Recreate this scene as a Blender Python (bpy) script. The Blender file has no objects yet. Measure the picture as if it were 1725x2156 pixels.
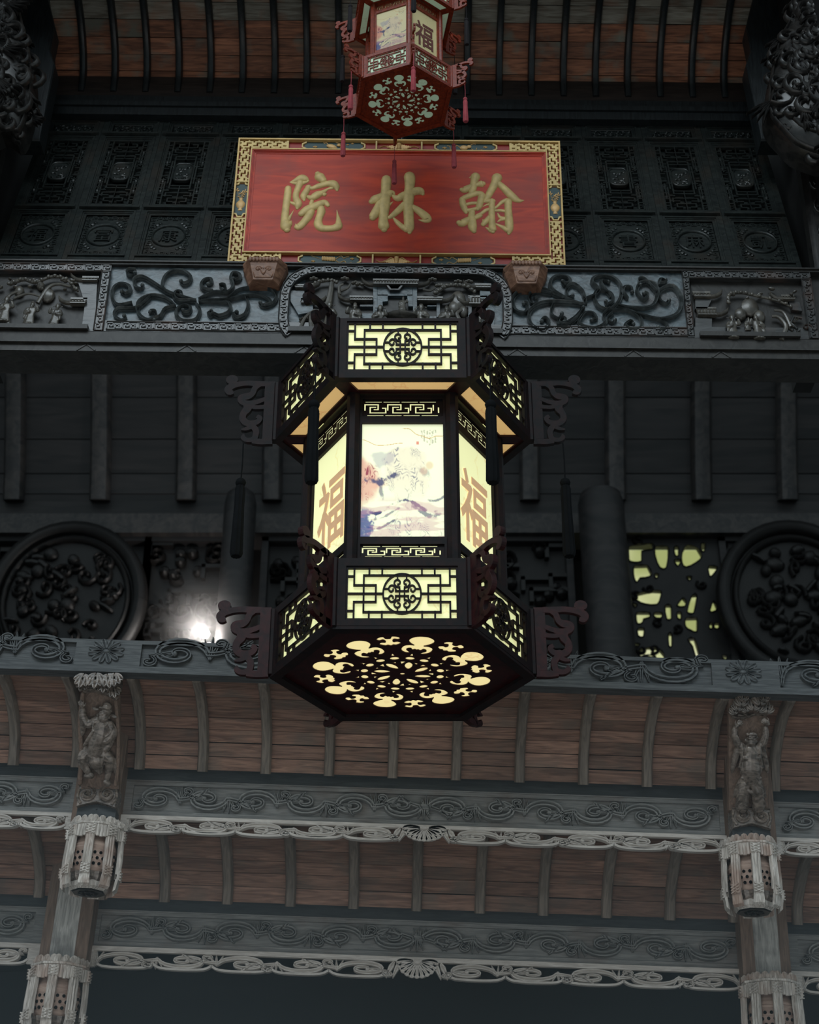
import bpy, bmesh, math, random
import numpy as np
from mathutils import Vector, Matrix
SC = bpy.context.scene
COL = SC.collection
PI = math.pi
R_ = math.radians

# ---------------------------------------------------------------- camera
FPX, PITCH, EYE = 3200.0, 29.5, 0.0
W_, H_ = 1725.0, 2156.0
cam_d = bpy.data.cameras.new('camera')
cam = bpy.data.objects.new('camera', cam_d)
COL.objects.link(cam)
cam_d.sensor_fit = 'VERTICAL'
cam_d.sensor_height = 24.0
cam_d.lens = 24.0 * FPX / H_
cam_d.clip_end = 200
cam.location = (0, 0, EYE)
cam.rotation_euler = (R_(90 + PITCH), 0, 0)
cam_d.dof.use_dof = True
cam_d.dof.focus_distance = 6.95
cam_d.dof.aperture_fstop = cam_d.lens / 14.0
SC.camera = cam

# ---------------------------------------------------------------- world: dull overcast courtyard light
SC.view_settings.view_transform = 'Standard'
SC.view_settings.look = 'None'
SC.view_settings.exposure = 0.0
SC.view_settings.gamma = 1.0
SC.view_settings.use_curve_mapping = False
wd = bpy.data.worlds.new('overcast')
SC.world = wd
wd.use_nodes = True
nt = wd.node_tree
nt.nodes.clear()
_g = nt.nodes.new('ShaderNodeTexCoord')
_s = nt.nodes.new('ShaderNodeSeparateXYZ')
_r = nt.nodes.new('ShaderNodeValToRGB')
_b = nt.nodes.new('ShaderNodeBackground')
_o = nt.nodes.new('ShaderNodeOutputWorld')
_m = nt.nodes.new('ShaderNodeMapRange')
_m.inputs['From Min'].default_value = -1
_m.inputs['From Max'].default_value = 1
nt.links.new(_g.outputs['Generated'], _s.inputs[0])
nt.links.new(_s.outputs['Z'], _m.inputs['Value'])
nt.links.new(_m.outputs[0], _r.inputs[0])
nt.links.new(_r.outputs[0], _b.inputs[0])
nt.links.new(_b.outputs[0], _o.inputs[0])
cr_ = _r.color_ramp
cr_.elements[0].position = 0.0
cr_.elements[0].color = (0.16, 0.19, 0.20, 1)
cr_.elements[1].position = 1.0
cr_.elements[1].color = (0.72, 0.86, 0.92, 1)
e = cr_.elements.new(0.5)
e.color = (0.42, 0.51, 0.54, 1)
_b.inputs[1].default_value = 0.62

# soft daylight falling in over the front eave, from above and behind the viewer
ld = bpy.data.lights.new('courtyard_daylight', 'AREA')
ld.shape = 'RECTANGLE'
ld.size, ld.size_y = 7.0, 4.0
ld.energy = 400
ld.color = (0.82, 0.93, 1.0)
lo = bpy.data.objects.new('courtyard_daylight', ld)
COL.objects.link(lo)
lo.location = (-1.6, -1.2, 9.2)
lo.rotation_euler = (Vector((0.2, 7.6, 2.2)) - Vector(lo.location)).to_track_quat('-Z', 'Y').to_euler()

# fill lamp added low in front, out of view, to brighten the lower eaves
l2 = bpy.data.lights.new('eave_fill', 'AREA')
l2.shape = 'RECTANGLE'
l2.size, l2.size_y = 8.0, 3.0
l2.energy = 56
l2.color = (1.0, 0.97, 0.93)
l2o = bpy.data.objects.new('eave_fill', l2)
COL.objects.link(l2o)
l2o.location = (-0.8, 2.6, -0.7)
l2o.rotation_euler = (Vector((0, 7.8, 1.9)) - Vector(l2o.location)).to_track_quat('-Z', 'Y').to_euler()

# ---------------------------------------------------------------- pixel helper (used once, at design time)
def at(px, py, Y):
    xc, yc = (px - W_ / 2) / FPX, (H_ / 2 - py) / FPX
    c, s = math.cos(R_(PITCH)), math.sin(R_(PITCH))
    d = Vector((xc, c - yc * s, s + yc * c))
    t = Y / d.y
    return Vector((d.x * t, Y, d.z * t + EYE))
def tilt(deg, piv):
    p = Matrix.Translation(piv)
    return p @ Matrix.Rotation(R_(deg), 4, 'Y') @ p.inverted()
FU = tilt(0.8, Vector((0, 6.0, 4.8)))
FL = tilt(2.05, Vector((0, 7.6, 2.5)))
FI = Matrix.Identity(4)
def loc(F, px, py, Y):
    """point of frame F seen at that pixel, in the frame's plane y = Y"""
    Fi = F.inverted()
    a, b = Fi @ Vector((0, 0, EYE)), Fi @ at(px, py, Y)
    d = b - a
    return a + d * ((Y - a.y) / d.y)

# ---------------------------------------------------------------- materials
MATS = {}
def srgb(r, g, b):
    f = lambda c: (c / 255 / 12.92) if c / 255 <= .04045 else ((c / 255 + .055) / 1.055) ** 2.4
    return (f(r), f(g), f(b), 1)
def new_mat(name):
    m = bpy.data.materials.new(name)
    m.use_nodes = True
    m.node_tree.nodes.clear()
    MATS[name] = m
    return m, m.node_tree
def wood(name, c1, c2, rough=.5, scale=6, stretch=(1, 8, 8), bump=.25, var=.35, spec=.5, wear=None, wearamt=.5):
    m, t = new_mat(name)
    N, L = t.nodes.new, t.links.new
    out, p = N('ShaderNodeOutputMaterial'), N('ShaderNodeBsdfPrincipled')
    L(p.outputs[0], out.inputs[0])
    tc, mp, oi = N('ShaderNodeTexCoord'), N('ShaderNodeMapping'), N('ShaderNodeObjectInfo')
    add = N('ShaderNodeVectorMath')
    add.operation = 'MULTIPLY_ADD'
    add.inputs[1].default_value = (1, 1, 1)
    sc = N('ShaderNodeVectorMath')
    sc.operation = 'SCALE'
    sc.inputs['Scale'].default_value = 37.0
    cv = N('ShaderNodeCombineXYZ')
    L(oi.outputs['Random'], cv.inputs[0])
    L(oi.outputs['Random'], cv.inputs[2])
    L(cv.outputs[0], sc.inputs[0])
    L(tc.outputs['Object'], add.inputs[0])
    L(sc.outputs[0], add.inputs[2])
    L(add.outputs[0], mp.inputs[0])
    mp.inputs['Scale'].default_value = tuple(scale * k for k in stretch)
    n1 = N('ShaderNodeTexNoise')
    n1.inputs['Scale'].default_value = 1.0
    n1.inputs['Detail'].default_value = 6
    n1.inputs['Distortion'].default_value = 1.2
    L(mp.outputs[0], n1.inputs['Vector'])
    rp = N('ShaderNodeValToRGB')
    rp.color_ramp.elements[0].position = .35
    rp.color_ramp.elements[0].color = c1
    rp.color_ramp.elements[1].position = .68
    rp.color_ramp.elements[1].color = c2
    L(n1.outputs[0], rp.inputs[0])
    col = rp.outputs[0]
    if wear:
        n2 = N('ShaderNodeTexNoise')
        n2.inputs['Scale'].default_value = 4.0
        n2.inputs['Detail'].default_value = 8
        L(add.outputs[0], n2.inputs['Vector'])
        r2 = N('ShaderNodeValToRGB')
        r2.color_ramp.elements[0].position = .52
        r2.color_ramp.elements[1].position = .66
        r2.color_ramp.elements[1].color = (wearamt,) * 3 + (1,)
        L(n2.outputs[0], r2.inputs[0])
        mx = N('ShaderNodeMix')
        mx.data_type = 'RGBA'
        L(r2.outputs[0], mx.inputs[0])
        L(col, mx.inputs[6])
        mx.inputs[7].default_value = wear
        col = mx.outputs[2]
    hv = N('ShaderNodeHueSaturation')
    mr = N('ShaderNodeMapRange')
    mr.inputs['To Min'].default_value = 1 - var
    mr.inputs['To Max'].default_value = 1 + var
    L(oi.outputs['Random'], mr.inputs['Value'])
    L(mr.outputs[0], hv.inputs['Value'])
    L(col, hv.inputs['Color'])
    L(hv.outputs[0], p.inputs['Base Color'])
    p.inputs['Roughness'].default_value = rough
    p.inputs['Specular IOR Level'].default_value = spec
    bp = N('ShaderNodeBump')
    bp.inputs['Strength'].default_value = bump
    bp.inputs['Distance'].default_value = .004
    L(n1.outputs[0], bp.inputs['Height'])
    L(bp.outputs[0], p.inputs['Normal'])
    return m
def plain(name, c, rough=.5, metal=0, spec=.5, noise=.15, emit=None, es=0, nscale=20):
    m, t = new_mat(name)
    N, L = t.nodes.new, t.links.new
    out, p = N('ShaderNodeOutputMaterial'), N('ShaderNodeBsdfPrincipled')
    L(p.outputs[0], out.inputs[0])
    tc, n1, rp = N('ShaderNodeTexCoord'), N('ShaderNodeTexNoise'), N('ShaderNodeValToRGB')
    n1.inputs['Scale'].default_value = nscale
    n1.inputs['Detail'].default_value = 5
    L(tc.outputs['Object'], n1.inputs['Vector'])
    rp.color_ramp.elements[0].position = .3
    rp.color_ramp.elements[1].position = .7
    rp.color_ramp.elements[0].color = tuple(v * (1 - noise) for v in c[:3]) + (1,)
    rp.color_ramp.elements[1].color = tuple(min(1, v * (1 + noise)) for v in c[:3]) + (1,)
    L(n1.outputs[0], rp.inputs[0])
    L(rp.outputs[0], p.inputs['Base Color'])
    p.inputs['Roughness'].default_value = rough
    p.inputs['Metallic'].default_value = metal
    p.inputs['Specular IOR Level'].default_value = spec
    if emit:
        p.inputs['Emission Color'].default_value = emit
        p.inputs['Emission Strength'].default_value = es
    return m
def pane_mat(name, base, vein, emit=0.0, rough=.6, vscale=5.0, spots=None):
    """thin veined translucent pane, glowing when emit > 0"""
    m, t = new_mat(name)
    N, L = t.nodes.new, t.links.new
    out, p = N('ShaderNodeOutputMaterial'), N('ShaderNodeBsdfPrincipled')
    L(p.outputs[0], out.inputs[0])
    tc, ns, vo = N('ShaderNodeTexCoord'), N('ShaderNodeTexNoise'), N('ShaderNodeTexVoronoi')
    ns.inputs['Scale'].default_value = 7
    ns.inputs['Detail'].default_value = 3
    mx = N('ShaderNodeMix')
    mx.data_type = 'VECTOR'
    mx.inputs[0].default_value = .28
    L(tc.outputs['Object'], ns.inputs['Vector'])
    L(tc.outputs['Object'], mx.inputs[4])
    L(ns.outputs['Color'], mx.inputs[5])
    vo.feature = 'DISTANCE_TO_EDGE'
    vo.inputs['Scale'].default_value = vscale
    L(mx.outputs[1], vo.inputs['Vector'])
    rp = N('ShaderNodeValToRGB')
    rp.color_ramp.elements[0].position = .0
    rp.color_ramp.elements[0].color = (.55, .55, .55, 1)
    rp.color_ramp.elements[1].position = .022
    rp.color_ramp.elements[1].color = (0, 0, 0, 1)
    L(vo.outputs[0], rp.inputs[0])
    n2 = N('ShaderNodeTexNoise')
    n2.inputs['Scale'].default_value = 3
    L(tc.outputs['Object'], n2.inputs['Vector'])
    mu = N('ShaderNodeMath')
    mu.operation = 'MULTIPLY'
    L(rp.outputs[0], mu.inputs[0])
    L(n2.outputs[0], mu.inputs[1])
    c = N('ShaderNodeMix')
    c.data_type = 'RGBA'
    L(mu.outputs[0], c.inputs[0])
    c.inputs[6].default_value = base
    c.inputs[7].default_value = vein
    L(c.outputs[2], p.inputs['Base Color'])
    p.inputs['Roughness'].default_value = rough
    if emit:
        L(c.outputs[2], p.inputs['Emission Color'])
        p.inputs['Emission Strength'].default_value = emit
    return m
def attr_mat(name, emit=0.0, dim=1.0):
    m, t = new_mat(name)
    N, L = t.nodes.new, t.links.new
    out, p, a = N('ShaderNodeOutputMaterial'), N('ShaderNodeBsdfPrincipled'), N('ShaderNodeAttribute')
    a.attribute_name = 'print'
    L(p.outputs[0], out.inputs[0])
    hv = N('ShaderNodeHueSaturation')
    hv.inputs['Value'].default_value = dim
    L(a.outputs['Color'], hv.inputs['Color'])
    L(hv.outputs[0], p.inputs['Base Color'])
    p.inputs['Roughness'].default_value = .6
    if emit:
        L(hv.outputs[0], p.inputs['Emission Color'])
        p.inputs['Emission Strength'].default_value = emit
    return m

wood('vault_board', srgb(106, 66, 48), srgb(170, 110, 80), .6, 5, (1, 9, 9), .3, .3, .4, srgb(118, 120, 108), .9)
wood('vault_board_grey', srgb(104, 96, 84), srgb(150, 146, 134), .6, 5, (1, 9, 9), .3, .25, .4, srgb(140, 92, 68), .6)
wood('black_lacquer', srgb(20, 24, 26), srgb(34, 40, 42), .38, 8, (8, 8, 1), .25, .15, .5)
wood('screen_wood', srgb(26, 31, 31), srgb(43, 48, 46), .36, 8, (2, 2, 5), .25, .1, .5, srgb(58, 48, 40), .35)
wood('purlin_wood', srgb(34, 27, 24), srgb(52, 42, 37), .6, 4, (1, 9, 9), .3, .1, .4)
wood('frieze_wood', srgb(32, 33, 33), srgb(56, 57, 57), .36, 7, (1, 5, 5), .55, .05, .75, srgb(92, 66, 54), .55)
wood('frieze_ground', srgb(50, 60, 65), srgb(90, 104, 110), .42, 16, (1, 2, 2), .9, .05, .7, srgb(78, 60, 52), .5)
wood('frieze_scroll', srgb(62, 59, 54), srgb(94, 89, 81), .32, 10, (2, 2, 2), .4, .05, .7)
wood('frieze_dark', srgb(30, 28, 26), srgb(48, 46, 43), .5, 8, (2, 2, 2), .4, .05, .5)
wood('bracket_wood', srgb(104, 72, 56), srgb(150, 112, 90), .45, 9, (2, 2, 4), .4, .05, .5)
wood('corbel_wood', srgb(22, 22, 22), srgb(44, 42, 40), .34, 9, (2, 2, 2), .3, .05, .6)
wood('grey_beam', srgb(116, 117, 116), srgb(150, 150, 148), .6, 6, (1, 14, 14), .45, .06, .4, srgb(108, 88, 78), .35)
wood('grey_carving', srgb(110, 112, 111), srgb(150, 150, 148), .55, 8, (1, 8, 8), .4, .06, .4)
wood('pale_carving', srgb(184, 177, 170), srgb(218, 212, 205), .6, 8, (1, 8, 8), .4, .06, .4)
wood('weathered_wood', srgb(160, 152, 144), srgb(226, 219, 211), .6, 14, (5, 5, .7), .7, .08, .4, srgb(150, 112, 92), .6)
wood('drum_wood', srgb(146, 122, 110), srgb(184, 160, 146), .55, 9, (1, 1, 6), .3, .08, .4)
wood('brown_post', srgb(104, 86, 75), srgb(138, 116, 102), .6, 6, (9, 9, 1), .35, .06, .4)
wood('grey_post', srgb(140, 138, 134), srgb(194, 192, 187), .6, 9, (9, 9, .8), .5, .06, .4, srgb(60, 60, 58), .6)
wood('eave_board', srgb(114, 87, 76), srgb(166, 130, 112), .65, 5, (1, 11, 11), .3, .3, .4, srgb(104, 100, 92), .5)
wood('eave_rafter', srgb(108, 99, 91), srgb(146, 134, 123), .6, 6, (9, 1, 1), .3, .12, .4)
wood('dark_band', srgb(52, 56, 58), srgb(68, 72, 74), .6, 6, (1, 9, 9), .2, .05, .4)
wood('figure_wood', srgb(78, 69, 62), srgb(140, 127, 117), .26, 12, (2, 2, 4), .3, .05, .75)
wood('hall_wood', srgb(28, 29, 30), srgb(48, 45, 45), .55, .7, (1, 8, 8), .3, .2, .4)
wood('hall_rafter', srgb(42, 42, 43), srgb(68, 64, 62), .5, .9, (8, 1, 8), .3, .2, .4)
wood('hall_carving', srgb(16, 15, 15), srgb(27, 25, 24), .5, 1.2, (2, 2, 2), .2, .1, .4)
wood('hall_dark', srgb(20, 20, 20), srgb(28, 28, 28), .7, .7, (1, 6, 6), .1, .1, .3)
wood('deep_red', srgb(30, 13, 15), srgb(52, 20, 21), .45, 10, (2, 2, 2), .1, .05, .2)
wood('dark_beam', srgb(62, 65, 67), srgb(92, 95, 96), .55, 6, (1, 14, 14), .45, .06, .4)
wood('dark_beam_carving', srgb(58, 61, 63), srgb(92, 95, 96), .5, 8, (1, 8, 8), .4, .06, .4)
wood('tendril_wood', srgb(50, 54, 54), srgb(86, 91, 91), .34, 10, (2, 2, 2), .4, .05, .7)
wood('red_lantern', srgb(94, 29, 13), srgb(136, 48, 20), .38, 14, (2, 2, 2), .15, .05, .5)
wood('dark_lantern', srgb(19, 18, 20), srgb(36, 22, 22), .55, 10, (2, 2, 2), .1, .05, .16)
wood('plaque_red', srgb(154, 34, 8), srgb(190, 56, 18), .5, 3, (1, 6, 6), .08, 0, .4, srgb(120, 50, 42), .5)
plain('fret_red', srgb(140, 28, 18), .5)
plain('plaque_green', srgb(26, 56, 56), .5)
plain('gold_leaf', srgb(198, 171, 112), .55, .1, .5, .18, nscale=30)
plain('gold_relief', srgb(206, 166, 110), .5, .1, .5, .18)
plain('gold_edge', srgb(196, 162, 100), .5, .1)
plain('shade_black', srgb(12, 13, 14), .9, spec=.1)  # near-black colour standing for the shade in holes and mouths
plain('tassel_black', srgb(16, 18, 20), .85, spec=.1)
plain('tassel_red', srgb(150, 66, 72), .8, spec=.2)
plain('tassel_dark', srgb(30, 26, 28), .8, spec=.2)
plain('seal_brown', srgb(176, 140, 104), .6, emit=srgb(196, 160, 122), es=.72)
plain('ink_brown', srgb(96, 48, 40), .6)
pane_mat('lit_pane', srgb(236, 238, 176), srgb(206, 130, 66), .66)
pane_mat('lit_side_pane', srgb(240, 240, 182), srgb(206, 130, 66), .76)
pane_mat('lit_soffit', srgb(214, 176, 116), srgb(170, 96, 54), .6)
pane_mat('lit_base', srgb(240, 222, 160), srgb(200, 130, 80), .85)
pane_mat('unlit_glow_pane', srgb(196, 222, 190), srgb(170, 150, 110), 0.10)  # weak emission put in for ambient light on the unlit lantern
pane_mat('unlit_cream', srgb(206, 190, 140), srgb(180, 130, 80), 0)
attr_mat('lit_print', .58, 1.0)
attr_mat('unlit_print', 0, .82)
plain('bulb_glow', (1, 1, 1, 1), emit=(1, .96, .92, 1), es=28)
plain('lamp_housing', srgb(60, 60, 62), .4, .6)

# ---------------------------------------------------------------- mesh building
class MB:
    def __init__(s):
        s.v, s.f = [], []
    def add(s, vs, fs, M=None):
        b = len(s.v)
        if M is not None:
            vs = [M @ Vector(q) for q in vs]
        s.v += [tuple(q) for q in vs]
        s.f += [tuple(i + b for i in q) for q in fs]
        return s
    def box(s, x0, x1, y0, y1, z0, z1, M=None):
        return s.add([(x, y, z) for x in (x0, x1) for y in (y0, y1) for z in (z0, z1)],
                     [(0, 1, 3, 2), (4, 6, 7, 5), (0, 4, 5, 1), (2, 3, 7, 6), (0, 2, 6, 4), (1, 5, 7, 3)], M)
    def bar(s, p, q, hw, y0, y1, ext=0.0, M=None):
        """box along p->q in the x-z plane, from y0 to y1"""
        p, q = Vector(p), Vector(q)
        d = (q - p)
        if d.length < 1e-9:
            return s
        d.normalize()
        n = Vector((-d.y, d.x)) * hw
        p, q = p - d * ext, q + d * ext
        c = [p + n, q + n, q - n, p - n]
        vs = [(a.x, y0, a.y) for a in c] + [(a.x, y1, a.y) for a in c]
        return s.add(vs, [(0, 1, 2, 3), (7, 6, 5, 4), (0, 4, 5, 1), (1, 5, 6, 2), (2, 6, 7, 3), (3, 7, 4, 0)], M)
    def ribbon(s, pts, hw, y0, h, prof='groove', back=0.0, M=None, hk=None):
        """strip following pts in the x-z plane, standing out towards -y from y0"""
        P = {'groove': ((-1, 0), (-.82, 1), (-.35, 1), (0, .5), (.35, 1), (.82, 1), (1, 0)),
             'flat': ((-1, 0), (-.9, 1), (.9, 1), (1, 0)),
             'round': ((-1, 0), (-.88, .48), (-.6, .8), (0, 1), (.6, .8), (.88, .48), (1, 0)),
             'hollow': ((-1, 0), (-.9, 1), (-.6, .9), (0, .25), (.6, .45), (.9, .6), (1, 0))}[prof]
        if back:
            P = P + ((1, None), (-1, None))
        n, k = len(pts), len(P)
        if not hasattr(hw, '__len__'):
            hw = [hw] * n
        vs = []
        for i in range(n):
            a, b = Vector(pts[max(0, i - 1)]), Vector(pts[min(n - 1, i + 1)])
            d = b - a
            d = d.normalized() if d.length > 1e-9 else Vector((1, 0))
            nn = Vector((-d.y, d.x))
            hh = h if hk is None else hk * hw[i]
            for (o, q) in P:
                y = y0 + back if q is None else y0 - hh * q
                vs.append((pts[i][0] + nn.x * o * hw[i], y, pts[i][1] + nn.y * o * hw[i]))
        fs = []
        for i in range(n - 1):
            for j in range(k):
                j2 = (j + 1) % k
                fs.append((i * k + j, i * k + j2, (i + 1) * k + j2, (i + 1) * k + j))
        fs.append(tuple(range(k))[::-1])
        fs.append(tuple((n - 1) * k + j for j in range(k)))
        return s.add(vs, fs, M)
    def tube(s, pts, r, n=6, M=None):
        m = len(pts)
        if not hasattr(r, '__len__'):
            r = [r] * m
        vs, up = [], None
        for i in range(m):
            a, b = Vector(pts[max(0, i - 1)]), Vector(pts[min(m - 1, i + 1)])
            d = (b - a).normalized()
            if up is None:
                up = d.orthogonal().normalized()
            up = (up - d * up.dot(d))
            up = up.normalized() if up.length > 1e-6 else d.orthogonal().normalized()
            w = d.cross(up)
            for j in range(n):
                t = 2 * PI * j / n
                vs.append(Vector(pts[i]) + (up * math.cos(t) + w * math.sin(t)) * r[i])
        fs = [(i * n + j, i * n + (j + 1) % n, (i + 1) * n + (j + 1) % n, (i + 1) * n + j) for i in range(m - 1) for j in range(n)]
        fs += [tuple(range(n))[::-1], tuple((m - 1) * n + j for j in range(n))]
        return s.add(vs, fs, M)
    def lathe(s, prof, n=12, c=(0, 0, 0), a0=0.0, M=None, rmod=None):
        vs = []
        for (r, z) in prof:
            for j in range(n):
                t = a0 + 2 * PI * j / n
                k = rmod(j) if rmod else 1
                vs.append((c[0] + r * k * math.cos(t), c[1] + r * k * math.sin(t), c[2] + z))
        m = len(prof)
        fs = [(i * n + j, i * n + (j + 1) % n, (i + 1) * n + (j + 1) % n, (i + 1) * n + j) for i in range(m - 1) for j in range(n)]
        fs += [tuple(range(n))[::-1], tuple((m - 1) * n + j for j in range(n))]
        return s.add(vs, fs, M)
    def ell(s, c, r, n=10, m=6, M=None, rot=0.0):
        prof = [(math.sin(PI * (i + .0) / m) if 0 < i < m else .02, -math.cos(PI * i / m)) for i in range(m + 1)]
        vs = []
        cr, sr = math.cos(rot), math.sin(rot)
        for (q, z) in prof:
            for j in range(n):
                t = 2 * PI * j / n
                x, y, zz = r[0] * q * math.cos(t), r[1] * q * math.sin(t), r[2] * z
                x, zz = x * cr - zz * sr, x * sr + zz * cr
                vs.append((c[0] + x, c[1] + y, c[2] + zz))
        fs = [(i * n + j, i * n + (j + 1) % n, (i + 1) * n + (j + 1) % n, (i + 1) * n + j) for i in range(m) for j in range(n)]
        return s.add(vs, fs, M)
    def prism(s, poly, y0, y1, inset=0.0, M=None):
        """polygon (x,z) from y0 back to front y1, front edge bevelled by inset"""
        n = len(poly)
        c = Vector((sum(p[0] for p in poly) / n, sum(p[1] for p in poly) / n))
        vs = [(p[0], y0, p[1]) for p in poly] + [(p[0], y1 + abs(inset), p[1]) for p in poly]
        fr = []
        for p in poly:
            d = Vector(p) - c
            L = d.length
            q = c + d * max(0, (L - inset) / L) if L > 1e-9 else c
            fr.append((q.x, y1, q.y))
        vs += fr
        fs = [tuple(range(n))]
        for i in range(n):
            j = (i + 1) % n
            fs += [(i, j, n + j, n + i), (n + i, n + j, 2 * n + j, 2 * n + i)]
        fs.append(tuple(2 * n + i for i in range(n))[::-1])
        return s.add(vs, fs, M)
    def sweep(s, prof, x0, hw, h, M=None):
        """rafter with a rounded underside following prof, points (y, z)"""
        S = [(-1, 0), (-1, .6), (-.72, .93), (-.3, 1), (.3, 1), (.72, .93), (1, .6), (1, 0)]
        n, k, vs = len(prof), len(S), []
        for i in range(n):
            a, b = Vector(prof[max(0, i - 1)]), Vector(prof[min(n - 1, i + 1)])
            d = (b - a).normalized()
            nn = Vector((d.y, -d.x))
            if nn.y > 0:
                nn = -nn
            for (o, q) in S:
                p = Vector(prof[i]) + nn * q * h
                vs.append((x0 + o * hw, p.x, p.y))
        fs = [(i * k + j, i * k + (j + 1) % k, (i + 1) * k + (j + 1) % k, (i + 1) * k + j) for i in range(n - 1) for j in range(k)]
        fs += [tuple(range(k))[::-1], tuple((n - 1) * k + j for j in range(k))]
        return s.add(vs, fs, M)
    def mesh(s, name, mat, smooth=False, angle=40):
        me = bpy.data.meshes.new(name)
        me.from_pydata(s.v, [], s.f)
        bm = bmesh.new()
        bm.from_mesh(me)
        bmesh.ops.recalc_face_normals(bm, faces=bm.faces)
        bm.to_mesh(me)
        bm.free()
        if smooth:
            me.shade_smooth()
            me.set_sharp_from_angle(angle=R_(angle))
        me.materials.append(MATS[mat])
        return me

def cr(pts, n=6, closed=False):
    """Catmull-Rom through points of any length tuples"""
    P = [np.array(p, float) for p in pts]
    m = len(P)
    out = []
    for i in range(m if closed else m - 1):
        if closed:
            p0, p1, p2, p3 = P[(i - 1) % m], P[i], P[(i + 1) % m], P[(i + 2) % m]
        else:
            p0, p1, p2, p3 = P[max(i - 1, 0)], P[i], P[i + 1], P[min(i + 2, m - 1)]
        for j in range(n):
            t = j / n
            out.append(.5 * (2 * p1 + (p2 - p0) * t + (2 * p0 - 5 * p1 + 4 * p2 - p3) * t * t + (3 * p1 - p0 - 3 * p2 + p3) * t ** 3))
    if not closed:
        out.append(P[-1])
    return [tuple(p) for p in out]
def spiral(cx, cz, rx, rz, a0, turns, n=26, inner=.14):
    out = []
    for i in range(n + 1):
        t = i / n
        k = 1 - (1 - inner) * t ** .85
        a = a0 + turns * 2 * PI * t
        out.append((cx + rx * k * math.cos(a), cz + rz * k * math.sin(a)))
    return out
def taper(n, w0, w1, w2, bulb=True):
    out = []
    for i in range(n):
        t = i / (n - 1)
        w = w0 + (w1 - w0) * min(1, t / .35) if t < .35 else w1 + (w2 - w1) * (t - .35) / .65
        if bulb and t > .93:
            w = w2 * (1 + (t - .93) / .07 * .8)
        out.append(w)
    return out

OFFS = {}
def link(name, me, parent=None, F=None, l=None, rot=None, sc=None):
    o = bpy.data.objects.new(name, me)
    COL.objects.link(o)
    if parent is not None:
        o.parent = parent
        if parent.name in OFFS:
            o.location = -OFFS[parent.name]
        if l is not None:
            o.location = Vector(o.location) + Vector(l)
    elif F is not None:
        o.matrix_world = F @ Matrix.Translation(l) if l is not None else F
    elif l is not None:
        o.location = l
    if rot is not None:
        o.rotation_euler = rot
    if sc is not None:
        o.scale = sc
    return o
def part(name, mb, mat, parent=None, smooth=False, F=None, **k):
    return link(name, mb.mesh(name, mat, smooth), parent, F, **k)
def tag(o, label=None, cat=None, group=None, kind=None):
    for a, b in (('label', label), ('category', cat), ('group', group), ('kind', kind)):
        if b:
            o[a] = b
    return o
def thing(name, label, cat, F, at_, group=None, kind=None, local=False):
    """an Empty at the thing's base; its parts are given in frame coordinates unless local"""
    o = bpy.data.objects.new(name, None)
    COL.objects.link(o)
    o.empty_display_size = .05
    o.matrix_world = F @ Matrix.Translation(at_)
    if not local:
        OFFS[o.name] = Vector(at_)
    return tag(o, label, cat, group, kind)
def kids(o):
    return [c for c in bpy.data.objects if c.parent == o]
def copy_tree(o, parent=None, F=None):
    c = o.copy()
    COL.objects.link(c)
    if parent is not None:
        c.parent = parent
    for ch in kids(o):
        copy_tree(ch, c)
    return c
def plate(outer, holes, y0, y1, bevel=0):
    """flat board in x-z with real openings: filled 2D curve turned into a mesh; returns MB"""
    cu = bpy.data.curves.new('c', 'CURVE')
    cu.dimensions = '2D'
    cu.fill_mode = 'BOTH'
    for poly in [outer] + holes:
        sp = cu.splines.new('POLY')
        sp.points.add(len(poly) - 1)
        for i, p in enumerate(poly):
            sp.points[i].co = (p[0], p[1], 0, 1)
        sp.use_cyclic_u = True
    cu.extrude = abs(y1 - y0) / 2
    ob = bpy.data.objects.new('c', cu)
    me = bpy.data.meshes.new_from_object(ob)
    mb = MB()
    ym = (y0 + y1) / 2
    mb.add([(v.co.x, ym - v.co.z, v.co.y) for v in me.vertices], [tuple(p.vertices) for p in me.polygons])
    bpy.data.objects.remove(ob)
    bpy.data.curves.remove(cu)
    bpy.data.meshes.remove(me)
    return mb
def glyph(ch, w, h, y0, depth, shear=0.0, bold=0.0):
    """a character as a raised letter, centred on the x-z plane"""
    cu = bpy.data.curves.new('t', 'FONT')
    cu.body = ch
    cu.resolution_u = 3
    cu.extrude = .02
    cu.offset = bold
    ob = bpy.data.objects.new('t', cu)
    COL.objects.link(ob)
    dg = bpy.context.evaluated_depsgraph_get()
    me = bpy.data.meshes.new_from_object(ob.evaluated_get(dg))
    co = np.array([v.co[:] for v in me.vertices])
    mb = MB()
    if len(co):
        lo_, hi_ = co.min(0), co.max(0)
        c = (lo_ + hi_) / 2
        sx, sz = w / (hi_[0] - lo_[0]), h / (hi_[1] - lo_[1])
        mb.add([((p[0] - c[0]) * sx + shear * (p[1] - c[1]) * sz, y0 - (p[2] + .02) / .04 * depth, (p[1] - c[1]) * sz) for p in co],
               [tuple(p.vertices) for p in me.polygons])
    bpy.data.objects.remove(ob)
    bpy.data.curves.remove(cu)
    bpy.data.meshes.remove(me)
    return mb
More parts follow.
